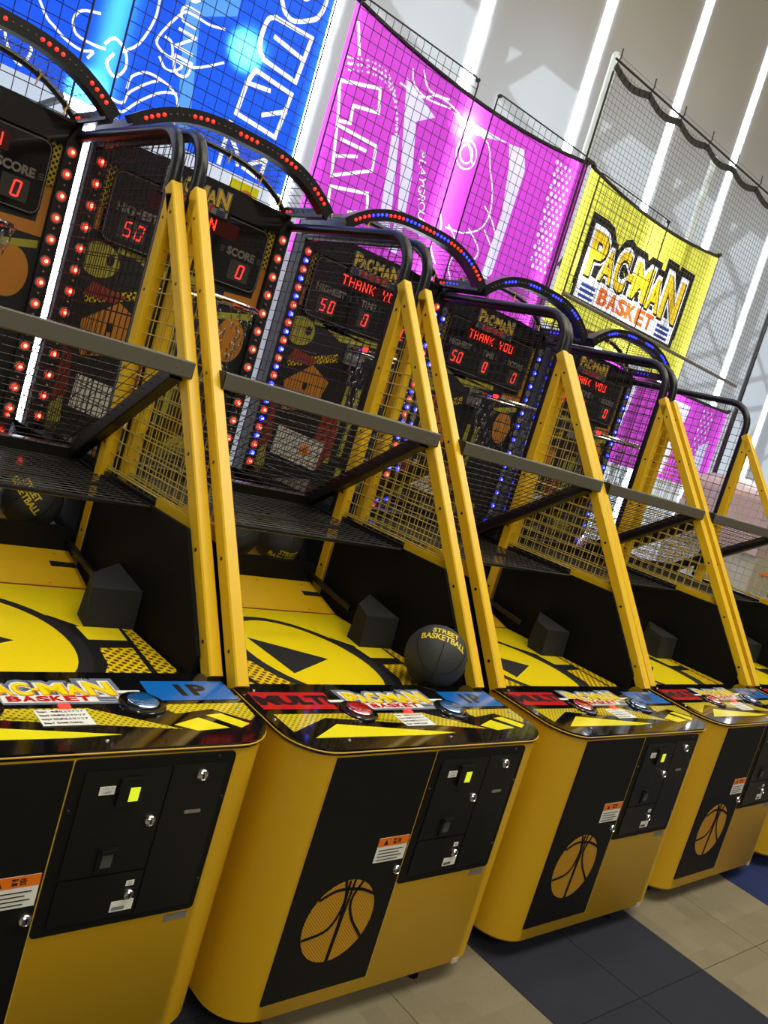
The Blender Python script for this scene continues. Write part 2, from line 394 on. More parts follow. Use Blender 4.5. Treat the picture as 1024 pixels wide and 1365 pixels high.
# carpet beyond the laid tiles
far = MB().box(-7.99, -.13, -8.99, 4.6, -.006, -.0005); far.box(-.13, 6.59, -8.99, -2.6 + .13, -.006, -.0005); far.box(6.59, 15.99, -8.99, 4.6, -.006, -.0005); far.box(-.13, 6.59, .55, 4.6, -.006, -.0005)
far.build('carpet', 'carpet_beige', floor)
struct(MB().box(-8, 16, -9, 5.4, 8.3, 8.4).build('ceiling', 'ceiling_paint'))
struct(MB().box(-8.1, -8, -9, 5.4, -.1, 8.4).build('wall_left', 'wall_paint'))
struct(MB().box(16, 16.1, -9, 5.4, -.1, 8.4).build('wall_right', 'wall_paint'))
struct(MB().box(-8, 16, -9.1, -9, -.1, 8.4).build('wall_front', 'wall_paint'))

# back wall: tall cloth shades with slits of daylight between them
WX = [-7.6, -6.05, -4.6, -3.15, -1.7, -.22, 1.28, 2.815, 4.25, 5.71, 7.14, 8.485, 9.815, 11.2, 12.6, 14.0]
wall = empty('wall_back', (0, 0, 0), kind='structure')
hw = .062
edges = [-8] + WX + [16]
for i in range(len(edges) - 1):
    a = edges[i] + (hw if i else 0); b = edges[i + 1] - (hw if i < len(edges) - 2 else 0)
    m = MB(); n = 8; pts = []
    for j in range(n + 1):
        pts.append((a + (b - a) * j / n, 4.615 + .006 * math.cos(2 * math.pi * j / n)))
    vs = [(x, y, z) for z in (0.0, 4.2, 8.3) for x, y in pts]
    m.add(vs, [(r * (n + 1) + j, r * (n + 1) + j + 1, (r + 1) * (n + 1) + j + 1, (r + 1) * (n + 1) + j) for r in range(2) for j in range(n)])
    m.build('cloth_shade', 'shade_cloth', wall, smooth=True)
for i, x in enumerate(WX):
    struct(MB().box(x - hw - .004, x + hw + .004, 4.624, 4.63, 0, 8.3).build('window_%d' % (i + 1), 'daylight_strip'))
# steelwork outside the shades that throws its shadow on them, plus an added sun blocker
t1 = MB()
t1.box(-9, 17, 5.09, 5.12, 5.27, 9)  # added unseen plate that keeps sun and sky off the upper shades
B1 = lambda x0, z0, x1, z1, w_: t1.beam((x0 + .12, 5.1, z0 + .31), (x1 + .12, 5.1, z1 + .31), .03, w_, (0, 1, 0))   # where its shadow falls
for i in range(len(WX) - 1):
    x0, x1 = WX[i], WX[i + 1]
    B1(x0, 0, x0, 5.0, .26)
    B1(x0, 4.62, x1, 4.02, .12)
    B1(x0 + .1, 4.95, x0 + .9, 5.05, .10); B1(x0 + .12, 4.6, x0 + .5, 5.0, .16)
    if x0 > 5:
        nx, nz = x1 - .05, 3.15
        for a_ in (20, 62, 115, 150, 195, 235, 285, 330): B1(nx, nz, nx + 1.15 * math.cos(math.radians(a_)), nz + 1.15 * math.sin(math.radians(a_)), .06)
        B1(x0 - .3, 3.6, x0 + 1.0, 4.4, .05); B1(x0 + .5, 1.9, x1 + .3, 2.5, .05); t1.disc((nx + .12, nz + .31), .13, FRONT(5.08), -.03, 0, 12)
struct(t1.build('steelwork_sun_plate_1', 'outside_frame'))

# ================================================================== things behind the machines
FB = FRONT(3.0)
def banner(label, x0, x1, z0, z1, sag, vinyl, layers, hem=True):
    global layers_base
    layers_base = vinyl
    r = empty('banner', ((x0 + x1) / 2, 3.0, z0 + Z0), label=label, cat='banner'); c = Vector(r.location); n = 16
    top = lambda t: z1 - sag * 4 * t * (1 - t)
    outline = [(x0, z0), (x1, z0)] + [(x1 - (x1 - x0) * i / n, top(1 - i / n)) for i in range(n + 1)]
    mosaic(outline, layers, 3.0, r, c, Z0)
    if hem:
        h = MB(); h.tube([(x0 + (x1 - x0) * i / n, 2.996, top(i / n) + Z0) for i in range(n + 1)], .014, 6); o = h.build('top_hem', 'banner_hem', r); o.location = -c
        for xx, s_ in ((x0, -1), (x1, 1)):
            g = MB(); g.tube([(xx - s_ * .03, 2.995, z1 + Z0), (xx + s_ * .012, 2.995, z1 + .02 + Z0)], .018, 6); o = g.build('corner_tie', 'banner_hem', r); o.location = -c
    return r, c
S_ = lambda k, P_, wd, closed=False: [(k, q) for q in strokes(P_, wd, closed)]
# --- blue banner
let = []
for k, P_ in (('a', smooth_line([(1.567, 3.382), (1.60, 3.34), (1.66, 3.325), (1.748, 3.37), (1.80, 3.42), (1.82, 3.52), (1.79, 3.66), (1.66, 3.70), (1.56, 3.62), (1.54, 3.50), (1.567, 3.382)])),
          ('a', smooth_line([(1.62, 3.46), (1.70, 3.46), (1.73, 3.53), (1.68, 3.58), (1.62, 3.55), (1.62, 3.46)])),
          ('u', smooth_line([(1.553, 3.069), (1.515, 3.11), (1.506, 3.18), (1.52, 3.26), (1.559, 3.289)]) + [(1.794, 3.3), (1.768, 3.052), (1.553, 3.069)]),
          ('u', [(1.585, 3.20), (1.778, 3.176)]),
          ('n', [(1.523, 3.001), (1.764, 2.984), (1.736, 2.739), (1.479, 2.757), (1.496, 2.925), (1.523, 3.001)]),
          ('n', [(1.51, 2.925), (1.628, 2.943)]), ('n', [(1.63, 2.814), (1.756, 2.886)]),
          ('d', [(1.462, 2.70), (1.456, 2.489)]), ('e', [(1.462, 2.66), (1.542, 2.579), (1.56, 2.52)]), ('f', [(1.60, 2.52), (1.711, 2.50), (1.718, 2.608), (1.624, 2.547)])):
    let += S_(k, P_, .023)
lin_ = []
for P_ in ([(.36, 2.9), (.466, 2.754), (.521, 2.718), (.582, 2.69), (.654, 2.679), (.706, 2.697), (.693, 2.664)],
          [(.697, 2.867), (.62, 2.84), (.592, 2.786), (.619, 2.734), (.698, 2.727), (.754, 2.734)],
          [(.95, 3.3), (.95, 3.059), (.95, 2.976), (.928, 2.889), (.895, 2.817), (.842, 2.764)],
          [(1.30, 3.10), (1.22, 3.08), (1.127, 3.081), (1.069, 3.058), (.986, 2.904), (1.007, 2.858), (1.074, 2.849), (1.056, 2.911), (1.021, 2.921)],
          [(1.017, 2.821), (1.06, 2.785), (1.111, 2.802), (1.133, 2.841), (1.066, 2.845), (1.197, 2.858), (1.34, 2.95)],
          [(.90, 2.62), (.91, 2.679), (.974, 2.727), (1.052, 2.728), (1.123, 2.707), (1.163, 2.653), (1.17, 2.5)],
          [(.754, 2.76), (.79, 2.80), (.85, 2.77), (.87, 2.70), (.83, 2.64), (.78, 2.68), (.80, 2.73)],
          [(.88, 2.505), (.91, 2.511), (.973, 2.589), (1.067, 2.674), (1.141, 2.701)], [(.80, 2.545), (.893, 2.545), (.915, 2.604), (.987, 2.68), (1.052, 2.728)],
          [(.20, 2.62), (.30, 2.60), (.40, 2.64), (.45, 2.58), (.42, 2.50), (.36, 2.54), (.33, 2.60)]):
    lin_ += S_('l', smooth_line(P_, 4), .012)
banner('blue translucent vinyl banner with white outlined letters, hanging left of the pink banner', -.55, 1.868, 2.47, 4.3, 0, 'blue_vinyl',
       [('pale_shape', 'light_blue_vinyl', [('1', [(1.073, 3.9), (1.073, 3.123), (1.20, 2.48), (1.27, 2.48), (1.163, 3.091), (1.349, 3.187), (1.338, 3.9)]), ('2', [(.1, 2.9), (.35, 2.75), (.55, 3.2), (.4, 3.9), (.1, 3.9)])]),
        ('line_drawing', 'white_vinyl', lin_), ('outlined_letter', 'white_vinyl', let), ('small_letter', 'white_vinyl', small_text('GROUND', 1.07, .012, 3.42, .118, .15))], hem=False)
# --- large pink banner
let = []
for k, P_ in (('l', [(2.034, 3.188), (2.311, 3.268), (2.348, 3.144), (2.164, 3.104), (2.177, 3.009), (2.091, 2.988), (2.034, 3.188)]),
              ('a', [(2.094, 2.965), (2.396, 2.969), (2.413, 2.83), (2.151, 2.698), (2.094, 2.965)]), ('b', [(2.15, 2.905), (2.33, 2.915)]), ('c', [(2.15, 2.81), (2.28, 2.86)]),
              ('y', [(2.161, 2.639), (2.429, 2.70), (2.464, 2.6), (2.335, 2.552), (2.40, 2.46), (2.188, 2.50), (2.161, 2.639)]), ('p', [(2.05, 3.51), (2.11, 3.37)])):
    let += S_(k, P_, .020)
lin_ = []
for P_ in ([(2.44, 3.36), (2.62, 3.36), (2.74, 3.42), (2.93, 3.40), (3.06, 3.30), (3.16, 3.18)], [(2.5, 3.47), (2.54, 3.40), (2.66, 3.37), (2.86, 3.40)], [(2.58, 3.50), (2.66, 3.42), (2.83, 3.44)],
          [(3.16, 3.37), (3.26, 3.33), (3.32, 3.22), (3.40, 3.10), (3.44, 2.96), (3.40, 2.84), (3.26, 2.76), (3.10, 2.74)],
          [(3.38, 2.98), (3.48, 2.92), (3.56, 2.84)], [(3.02, 2.8), (3.06, 2.72), (3.02, 2.6), (3.1, 2.5)],
          [(3.12, 2.76), (3.24, 2.66), (3.22, 2.52), (3.3, 2.42)], [(3.3, 2.8), (3.44, 2.7), (3.4, 2.56), (3.5, 2.44)], [(3.44, 2.84), (3.56, 2.74), (3.56, 2.6), (3.66, 2.5)]):
    lin_ += S_('l', smooth_line(P_, 4), .011)
for rr in (.055, .09): lin_ += S_('l', [(3.09 + rr * math.cos(2 * math.pi * i / 18), 3.21 + rr * math.sin(2 * math.pi * i / 18)) for i in range(18)], .010, True)
dots = []
PL = smooth_line([(2.058, 3.293), (2.22, 3.345), (2.36, 3.33), (2.47, 3.2), (2.53, 3.0), (2.56, 2.8)], 12)
for k in range(34):
    q = PL[int(k / 33 * (len(PL) - 1))]
    for jj in range(3):
        rr = .011 * (1 - .25 * (jj != 1)); a, b = q[0] + (jj - 1) * .012 + .006 * (k % 2), q[1] + (jj - 1) * -.028
        dots.append(('d', [(a - rr, b), (a, b - rr), (a + rr, b), (a, b + rr)]))
for i in range(4):
    for k in range(18):
        a, b = 3.92 + i * .05 + .025 * (k % 2) + k * .003, 3.50 - k * .042; rr = .019 - i * .002
        dots.append(('d', [(a - rr, b), (a - rr * .5, b - rr * .8), (a + rr * .5, b - rr * .8), (a + rr, b), (a + rr * .5, b + rr * .8), (a - rr * .5, b + rr * .8)]))
banner('large pink vinyl banner with white line drawing, between the blue and the yellow banner', 2.0, 4.245, 2.2, 3.62, .09, 'pink_vinyl',
       [('pale_shape', 'lilac_vinyl', [('1', [(2.472, 3.411), (2.761, 3.30), (2.63, 3.217), (2.72, 2.9), (2.78, 2.45), (2.70, 2.45), (2.68, 2.705)]), ('2', [(3.424, 3.419), (3.576, 3.444), (3.64, 3.33), (3.624, 2.6), (3.52, 2.5), (3.549, 2.993), (3.486, 3.288)]),
                                       ('3', [(2.482, 3.07), (2.536, 3.093), (2.681, 2.5), (2.584, 2.5)]), ('4', [(2.88, 3.39), (3.424, 3.42), (3.026, 3.325)])]),
        ('halftone_dots', 'lilac_vinyl', dots), ('line_drawing', 'white_vinyl', lin_), ('outlined_letter', 'white_vinyl', let), ('small_letter', 'white_vinyl', small_text('PLAYGROUND', 2.745, .018, 3.07, .048, .08))])
# --- small pink banner
dots = [('d', disc_ ) for disc_ in [[(6.86 + i * .075 + .03 * (k % 2) + .016 * math.cos(t), 2.34 - k * .045 + .016 * math.sin(t)) for t in [math.pi * u / 3 for u in range(6)]] for i in range(3) for k in range(14)]]
banner('small pink vinyl banner seen low through the cage of the farthest machine', 5.1, 7.285, 1.62, 2.42, .02, 'pink_vinyl',
       [('pale_shape', 'lilac_vinyl', [('1', [(6.30, 2.33), (6.62, 2.33), (6.55, 2.0), (6.5, 1.66), (6.35, 1.66)]), ('2', [(5.3, 2.3), (5.7, 2.3), (5.6, 1.7), (5.4, 1.7)]), ('3', [(6.98, 2.02), (7.12, 2.1), (7.13, 1.72), (6.86, 1.72)])]),
        ('halftone_dots', 'lilac_vinyl', dots)])
# --- yellow banner with the logo
LP = logo_polys(4.555, 2.915, 1.357, .34)
banner('yellow vinyl banner with the game logo, right of the large pink banner', 4.285, 6.252, 2.46, 3.62, .07, 'yellow_vinyl',
       [('logo_backing', 'black_vinyl', [('b', q) for _, q in LP['black']]), ('logo_border', 'white_vinyl', [('b', q) for _, q in LP['white']]), ('logo_shadow', 'black_vinyl', [('b', q) for _, q in LP['shade']]),
        ('logo_letter', 'gold_vinyl', LP['face']), ('logo_word_letter', 'orange_vinyl', LP['word']), ('logo_stripe', 'navy_vinyl', LP['stripes'])])

# --- black wire grid panels standing in front of the banners
def grid_panel(x0, x1, label, z0=0, z1=3.63, y=2.95):
    r = empty('wire_grid_panel', ((x0 + x1) / 2, y, 0), label=label, cat='grid panel'); c = Vector(r.location)
    f = MB(); P = []
    for cx_, cz, a0 in ((x1 - .04, z1 - .04, 0), (x0 + .04, z1 - .04, 90)):
        for k in range(4): a = math.radians(a0 + k * 30); P.append((cx_ + .04 * math.cos(a), y, cz + .04 * math.sin(a) + Z0))
    f.tube([(x1, y, 0)] + P + [(x0, y, 0)], .0055, 6)
    o = f.build('frame', 'grid_wire', r); o.location = -c
    g = MB(); n = round((x1 - x0) / .063)
    for i in range(1, n): x = x0 + (x1 - x0) * i / n; g.wire((x, y, .02), (x, y, z1 + Z0), .0022)
    k = 1
    while z1 - k * .063 > 1.0: g.wire((x0, y, z1 - k * .063 + Z0), (x1, y, z1 - k * .063 + Z0), .0022); k += 1
    o = g.build('wire_grid', 'grid_wire', r); tag(o, kind='stuff'); o.location = -c
    for x in (x0, x1): o = MB().lathe([(.012, -.012), (.014, 0), (.012, .012)], FRONT(y), (x + (.012 if x == x0 else -.012), z1 - .012 + Z0), 8).build('corner_cap', 'banner_hem', r); o.location = -c
    for x in (x0 + .06, x1 - .06): o = MB().box(x - .02, x + .02, y - .05, y + .03, 0, .02).build('foot', 'banner_hem', r); o.location = -c
grid_panel(-.36, .645, 'black wire grid panel in front of the blue banner, at the left edge')
grid_panel(.817, 1.85, 'black wire grid panel in front of the right half of the blue banner', z1=3.9)
grid_panel(2.0, 2.977, 'black wire grid panel in front of the left half of the large pink banner')
grid_panel(3.167, 4.178, 'black wire grid panel in front of the right half of the large pink banner')
grid_panel(4.345, 5.332, 'black wire grid panel in front of the left half of the yellow banner', z1=3.6)

# --- sports net on poles
r = empty('safety_net', (5.7, 2.88, 0), label='tall dark safety net hanging in front of the yellow banner', cat='net'); c = Vector(r.location)
g = MB(); x0, x1, zt = 4.06, 7.15, 4.245
n = 72
for i in range(n + 1): x = x0 + (x1 - x0) * i / n; g.wire((x, 2.88, 1.6), (x, 2.88, zt + .0 + Z0), .0016)
for k in range(66): z = 1.6 + k * .0425; g.wire((x0, 2.88, z), (x1, 2.88, z), .0016)
o = g.build('netting', 'net_cord', r); tag(o, kind='stuff'); o.location = -c
h = MB(); P = []
for i in range(49):
    t = i / 48; x = x0 + (x1 - x0) * t; P.append((x, 2.87, zt + Z0 - .02 - .05 * abs(math.sin(math.pi * t * 7))))
for i in range(48):
    a, b = Vector(P[i]), Vector(P[i + 1]); h.beam(a, b + (b - a) * .1, .006, .05, (0, 1, 0))
o = h.build('hem_band', 'net_hem', r); o.location = -c
h = MB(); h.tube([(x0 - .02, 2.87, zt + .02 + Z0), (x1 + .02, 2.87, zt + .02 + Z0)], .009, 6); h.wire((x0, 2.875, 1.6), (x0, 2.875, zt), .01); o = h.build('top_rope', 'net_hem', r); o.location = -c
for i in range(8):
    h = MB(); x = x0 + (x1 - x0) * i / 7; h.tube([(x - .012, 2.86, zt - .03 + Z0), (x, 2.845, zt + .03 + Z0), (x + .012, 2.86, zt + .10 + Z0)], .005, 5); o = h.build('cable_tie', 'banner_hem', r); o.location = -c
def pole(x, y, z1, rad, mt, label):
    o = MB().lathe([(rad * 2.6, 0), (rad * 2.6, .015), (rad, .02), (rad, z1 - rad * .6), (rad * .6, z1)], (Vector((x, y, 0)), Vector((1, 0, 0)), Vector((0, 1, 0))), (0, 0), 12).build('net_pole', mt, smooth=True)
    tag(o, label, 'pole')
pole(4.228, 3.045, 4.47, .03, 'white_pipe', 'white net pole rising between the pink and the yellow banner')
pole(5.79, 3.04, 4.37, .026, 'white_pipe', 'white net pole behind the yellow banner logo')
pole(7.20, 2.88, 4.40, .022, 'black_steel', 'thin black net pole at the right, beyond the yellow banner')
o = MB().tube([(4.30, 2.91, 2.685 + Z0), (7.1, 2.91, 2.66 + Z0)], .016, 8).build('cross_rail', 'grey_print')
tag(o, 'grey horizontal rail across the lower part of the yellow banner', 'rail')

# --- floodlights on arms behind the banners: the bright spots shining through
for x, z, lb in ((1.40, 3.03, 'floodlight glowing through the blue banner'), (.70, 2.50, 'floodlight glowing through the lower left of the blue banner'), (2.93, 3.30, 'floodlight glowing through the middle of the pink banner'), (4.42, 2.93, 'floodlight glowing through the left edge of the yellow banner')):
    x, z = -.71 + (x + .71) * 1.205, 1.51 + (z - 1.51) * 1.205
    r = empty('floodlight', (x, 3.9, z + Z0), label=lb, cat='lamp')
    FL = FRONT(0)
    MB().lathe([(.04, -.12), (.08, -.10), (.115, -.01), (.115, .02)], FL, (0, 0), 24).build('lamp_head', 'lamp_body', r, smooth=True)
    MB().lathe([(.106, .021), (.09, .03), (.04, .038)], FL, (0, 0), 24).build('lamp_glass', 'lamp_face', r, smooth=True)
    MB().beam((0, .11, 0), (0, .70, -.02), .03, .03).build('wall_arm', 'lamp_body', r)

# --- white game cabinet with a rounded pink top, beyond the last machine
r = empty('arcade_cabinet', (7.3, 2.2, 0), label='white arcade cabinet with a rounded top, beyond the farthest machine', cat='arcade machine')
F0 = FRONT(-.45)
top = [(-1.15, 1.28), (1.1, 1.28), (1.1, 1.72)] + [(1.1 * math.cos(a), 1.72 + .18 * math.sin(a)) for a in [math.pi * k / 14 for k in range(1, 14)]] + [(-1.1, 1.72)]
MB().prism(top, F0, -.8, 0).build('header', 'machine_pink', r)
MB().box(-1.1, 1.1, -.45, .4, .06, 1.28).build('body', 'machine_white', r)
m = MB(); m.box(-1.12, 1.12, -.62, -.45, .74, .8); m.build('shelf', 'black_lip', r)
for k in range(4):
    MB().box(-.7 + k * .3, -.58 + k * .3, -.455, -.449, 1.05, 1.07).build('vent_slot', 'grey_print', r); MB().box(-.7 + k * .3, -.56 + k * .3, -.455, -.449, .98, 1.0).build('vent_slot', 'grey_print', r)
MB().box(-.95, -.6, -.456, -.449, 1.14, 1.17).build('orange_sign', 'orange_print', r)
for x in (-1, 1):
    for y in (-.35, .3): MB().lathe([(.03, 0), (.03, .06)], (Vector((0, 0, 0)), Vector((1, 0, 0)), Vector((0, 1, 0))), (x, y), 10).build('foot', 'black_lip', r)
# poster sheets on the wall below the blue banner
for x, mt, lb in ((1.62, 'lemon_print', 'green and yellow poster sheet under the blue banner'),):
    r = empty('poster', (x, 2.97, 2.36 + Z0), label=lb, cat='poster')
    MB().box(-.09, .09, -.002, .002, -.1, .08).build('sheet', mt, r)
    m = MB(); m.disc((.02, 0), .05, FRONT(-.002), .0005, .001, 16); m.build('orange_shape', 'deep_orange_print', r)

# ================================================================== basketball machine
STUFF = ('lit_message', 'display_lettering', 'sticker_print', 'price_print', 'note_print', 'serial_print', 'number_print', 'emblem_seam', 'led_group', 'multi_lettering', 'player_lettering')
root = empty('basketball_game_machine')
def P(mb, name, m, parent=None, smooth=False, kind=None, label=None):
    """part of the machine (parent None) or sub-part of a part"""
    o = mb.build(name, m, parent if parent else root, smooth=smooth, z=0 if parent else Z0)
    if kind or name in STUFF: o['kind'] = 'stuff'
    if label: o['label'] = label
    return o
def footprint(hx, y1, r, grow=0, n=8):
    pts = [(hx + grow, y1)]; hx += grow
    for cx_, a0 in ((hx - r, 0), (-hx + r, -90)):
        for k in range(n + 1):
            a = math.radians(a0 - 90 * k / n); pts.append((cx_ + r * math.cos(a), r - grow + r * math.sin(a)))
    pts.append((-hx, y1)); return pts
# cabinet
fp = footprint(.463, .34, .115)
m = MB(); n = len(fp); vs = []
for z in (0.0, .012, .70): vs += [(x, y, z) for x, y in fp] if z else [(x * .975, .01 + y * .97, z) for x, y in fp]
vs += [(x, y, .712 + .012 * min(1, max(0, y) / .34)) for x, y in fp]
m.add(vs, [tuple(range(n))] + [(l * n + i, l * n + n + i, l * n + n + (i + 1) % n, l * n + (i + 1) % n) for l in range(3) for i in range(n)] + [tuple(range(4 * n - 1, 3 * n - 1, -1))])
cab = P(m, 'cabinet', 'yellow_cabinet', smooth=True)
m = MB().box(-.45, .45, .341, 2.24, .03, .66); P(m, 'base_box', 'black_panel')
for sx in (-1, 1):
    for y in (.1, 2.0):
        w_ = MB().lathe([(.022, -.012), (.026, -.008), (.026, .008), (.022, .012)], (Vector((sx * .36, y, -.029)), Vector((0, 0, 1)), Vector((0, 1, 0))), (0, 0), 14)
        w_.box(sx * .36 - .02, sx * .36 + .02, y - .02, y + .02, -.012, .03)
        P(w_, 'caster', 'rubber_wheel')
m = MB().lathe([(.01, 0), (.01, .05)], (Vector((0, 0, -.045)), Vector((1, 0, 0)), Vector((0, 1, 0))), (.25, .06), 8); m.lathe([(.02, -.01), (.02, -.003)], (Vector((0, 0, -.045)), Vector((1, 0, 0)), Vector((0, 1, 0))), (.25, .06), 10); P(m, 'levelling_foot', 'black_lip')
# door panel
F = FRONT(0)
door = P(MB().prism([(-.366, .055), (-.026, .055), (-.024, .706), (-.358, .706)], F, -.004, .0035), 'door_panel', 'black_panel')
P(MB().stroke([(-.025, .05), (-.0235, .708)], .003, F, 0, .0036), 'door_edge', 'board_gold', door)
emb = P(MB().disc((-.194, .2535), .1135, F, .0035, .0045, 40), 'basketball_emblem', 'speaker_grille', door)
m = MB(); H0, H1 = .0046, .0056
for Q in ([(-.298, .22), (-.223, .237), (-.194, .303), (-.208, .366)], [(-.194, .140), (-.186, .26), (-.178, .364)], [(-.095, .187), (-.151, .253), (-.172, .309), (-.149, .358)], [(-.279, .326), (-.227, .344), (-.151, .336), (-.096, .314)], [(-.197, .14), (-.192, .25), (-.194, .364)]):
    m.stroke(smooth_line(Q, 5), .0075, F, H0, H1)
P(m, 'emblem_seam', 'black_panel', door)
def sticker(par, x0, x1, z0, z1, top, y=.0036, name='sticker'):
    P(MB().box(x0, x1, -y - .0008, -y, z0, z1), name, 'white_print', par)
    if top:
        P(MB().box(x0, x1, -y - .0014, -y - .0007, z1 - .024, z1), 'sticker_band', 'orange_print', par)
        t = MB(); cx_ = (x0 + x1) / 2; f2 = FRONT(-y - .0014)
        t.prism([(cx_ - .035, z1 - .02), (cx_ - .019, z1 - .02), (cx_ - .027, z1 - .005)], f2, 0, .0004)
        t.text('警告', f2, (cx_ + .012, z1 - .013), .016, .0003, 0)
        for k in range(4): t.box(x0 + .008, x1 - .012 - .012 * (k % 2), -y - .0018, -y - .0008, z1 - .036 - k * .009, z1 - .034 - k * .009)
        P(t, 'sticker_print', 'dark_print', par)
sticker(door, -.136, -.030, .404, .473, True, name='warning_sticker')
def lock(par, x, z, y0, r=.0115):
    f2 = FRONT(-y0)
    P(MB().lathe([(r * 1.15, 0), (r * 1.15, .003), (r * .95, .007), (r * .7, .009), (r * .62, .007)], f2, (x, z), 18), 'lock', 'chrome', par, smooth=True)
    P(MB().box(x - .0012, x + .0012, -y0 - .0088, -y0 - .007, z - .005, z + .005), 'keyhole', 'dark_print', par)
lock(door, -.040, .374, .0035, .012)
# coin panel
def rrect(x0, x1, z0, z1, r=.008, n=3):
    pts = []
    for cx_, cz, a0 in ((x1 - r, z1 - r, 0), (x0 + r, z1 - r, 90), (x0 + r, z0 + r, 180), (x1 - r, z0 + r, 270)):
        for k in range(n + 1): a = math.radians(a0 + 90 * k / n); pts.append((cx_ + r * math.cos(a), cz + r * math.sin(a)))
    return pts
coin = P(MB().prism(rrect(-.022, .343, .328, .7075, .01), F, -.003, .006), 'coin_panel', 'black_panel')
F6 = FRONT(-.006)
P(MB().prism(rrect(.004, .190, .452, .682, .005), F6, 0, .003), 'coin_door', 'black_lip', coin)
P(MB().prism(rrect(.005, .190, .347, .448, .004), F6, 0, .003), 'cash_door', 'black_lip', coin)
P(MB().prism(rrect(.194, .325, .345, .684, .004), F6, 0, .003), 'side_door', 'black_lip', coin)
P(MB().prism(rrect(.079, .129, .606, .666, .004), FRONT(-.009), 0, .009), 'slot_housing', 'black_lip', coin)
P(MB().box(.102, .123, -.0192, -.018, .618, .648), 'lit_slot_label', 'lamp_yellow_lit', coin)
P(MB().box(.040, .073, -.0100, -.009, .632, .650), 'price_label', 'white_print', coin)
t = MB().text('1プレイ', FRONT(-.0101), (.0565, .6455), .007); t.text('100円', FRONT(-.0101), (.0565, .637), .007); P(t, 'price_print', 'dark_print', coin)
m = MB(); m.prism(rrect(.073, .120, .459, .512, .003), FRONT(-.009), 0, .004); m.prism(rrect(.076, .118, .503, .510, .002), FRONT(-.013), 0, .008); P(m, 'return_housing', 'black_lip', coin)
P(MB().box(.083, .106, -.0142, -.013, .470, .499), 'return_window', 'grey_window', coin)
lock(coin, .170, .564, .009); lock(coin, .267, .659, .009, .0125); lock(coin, .168, .397, .009, .010)
P(MB().prism(rrect(.248, .288, .570, .578, .003), FRONT(-.009), 0, .0008), 'grey_strip', 'grey_print', coin)
P(MB().box(.156, .174, -.0098, -.009, .416, .428), 'number_label', 'white_print', coin)
P(MB().text('22', FRONT(-.0099), (.165, .422), .010), 'number_print', 'dark_print', coin)
P(MB().box(.134, .184, -.0098, -.009, .359, .383), 'serial_label', 'white_print', coin)
m = MB()
for k in range(11): m.box(.138 + k * .0026, .1395 + k * .0026, -.0102, -.0098, .362, .370)
P(m, 'serial_print', 'dark_print', coin)
for x, z in ((-.012, .60), (.334, .60), (.30, .698), (.334, .40)): P(MB().lathe([(.005, 0), (.004, .002)], F6, (x, z), 10), 'screw', 'black_steel', coin)
P(MB().box(.279, .337, -.0008, .0, .301, .319), 'grey_label', 'grey_print', cab)
P(MB().box(.335, .362, -.0008, .0, .004, .022), 'foot_label', 'cream_print', cab)
# control panel: slanted glossy plate
sl = math.atan2(.012, .34)
def CT(h=0):
    """frame in the slanted top plane"""
    U = Vector((1, 0, 0)); V = Vector((0, math.cos(sl), math.sin(sl))); return (Vector((0, 0, .7275)) + U.cross(V) * h, U, V)
pl = MB(); fpp = footprint(.463, .335, .115, .004); pl.prism(fpp, CT(), -.0145, 0)
con = P(pl, 'control_panel', 'black_gloss')
rim = MB().tube([Vector((x, y, .7275 - .007 + y * .035)) for x, y in footprint(.463, .335, .115, .0045)], .0018, 6); P(rim, 'panel_edge', 'yellow_cabinet', con)
def cprint(name, m, polys):
    for q in polys: o = P(MB().prism(q, CT(), .0003, .0008), name, m, con)
    return o
cprint('red_print', 'red_print', [[(-.448, .288), (-.205, .285), (-.222, .193), (-.452, .198)]])
t = MB().text('MULTI', CT(.0009), (-.33, .240), .062, .0035, 0, sx=1.35); P(t, 'multi_lettering', 'dark_print', con)
cprint('blue_print', 'blue_print', [[(.237, .289), (.462, .289), (.458, .193), (.228, .193)]])
t = MB().text('1P', CT(.0009), (.345, .240), .075, .003, 0, sx=1.2); P(t, 'player_lettering', 'dark_print', con)
cprint('halftone_band', 'halftone_print', [[(-.44, .172), (.06, .163), (.235, .062), (-.05, .109), (-.296, .149), (-.435, .086)], [(.217, .174), (.461, .175), (.455, .110), (.430, .088), (.355, .148), (.255, .130)]])
cprint('yellow_shape', 'lemon_print', [[(-.392, .055), (-.283, .116), (-.219, .104), (.09, .050), (-.015, .044)], [(.226, .082), (.300, .110), (.355, .060), (.27, .052)], [(.325, .120), (.368, .126), (.418, .075), (.386, .058)]])
cprint('edge_lines', 'halftone_print', [[(-.25, .150), (-.24, .158), (-.05, .12), (-.06, .115)]])
logo(con, CT(), -.150, .222, .30, .060, .0006, ('grey_blue_print', 'white_print', 'deep_orange_print', 'yellow_print', 'red_print', 'navy_print'), .0004)
def button(x, mt):
    f2 = CT(0)
    b = P(MB().lathe([(.054, 0), (.053, .005), (.044, .007), (.036, .006)], f2, (x, .176), 32), 'button_bezel', 'black_gloss', con, smooth=True)
    P(MB().lathe([(.035, .004), (.035, .011), (.031, .015), (.018, .0165)], f2, (x, .178), 28), 'push_button', mt, con, smooth=True)
    P(MB().tube([Vector(f2[0]) + f2[1] * (x + .0345 * math.cos(a)) + f2[2] * (.178 + .0345 * math.sin(a)) + f2[1].cross(f2[2]) * .010 for a in [2 * math.pi * k / 28 for k in range(28)]], .0016, 5, True), 'button_ring', 'chrome', con)
button(-.163, 'button_red'); button(.193, 'button_blue')
def cbox(x0, x1, y0, y1, h0, h1): return MB().prism([(x0, y0), (x1, y0), (x1, y1), (x0, y1)], CT(), h0, h1)
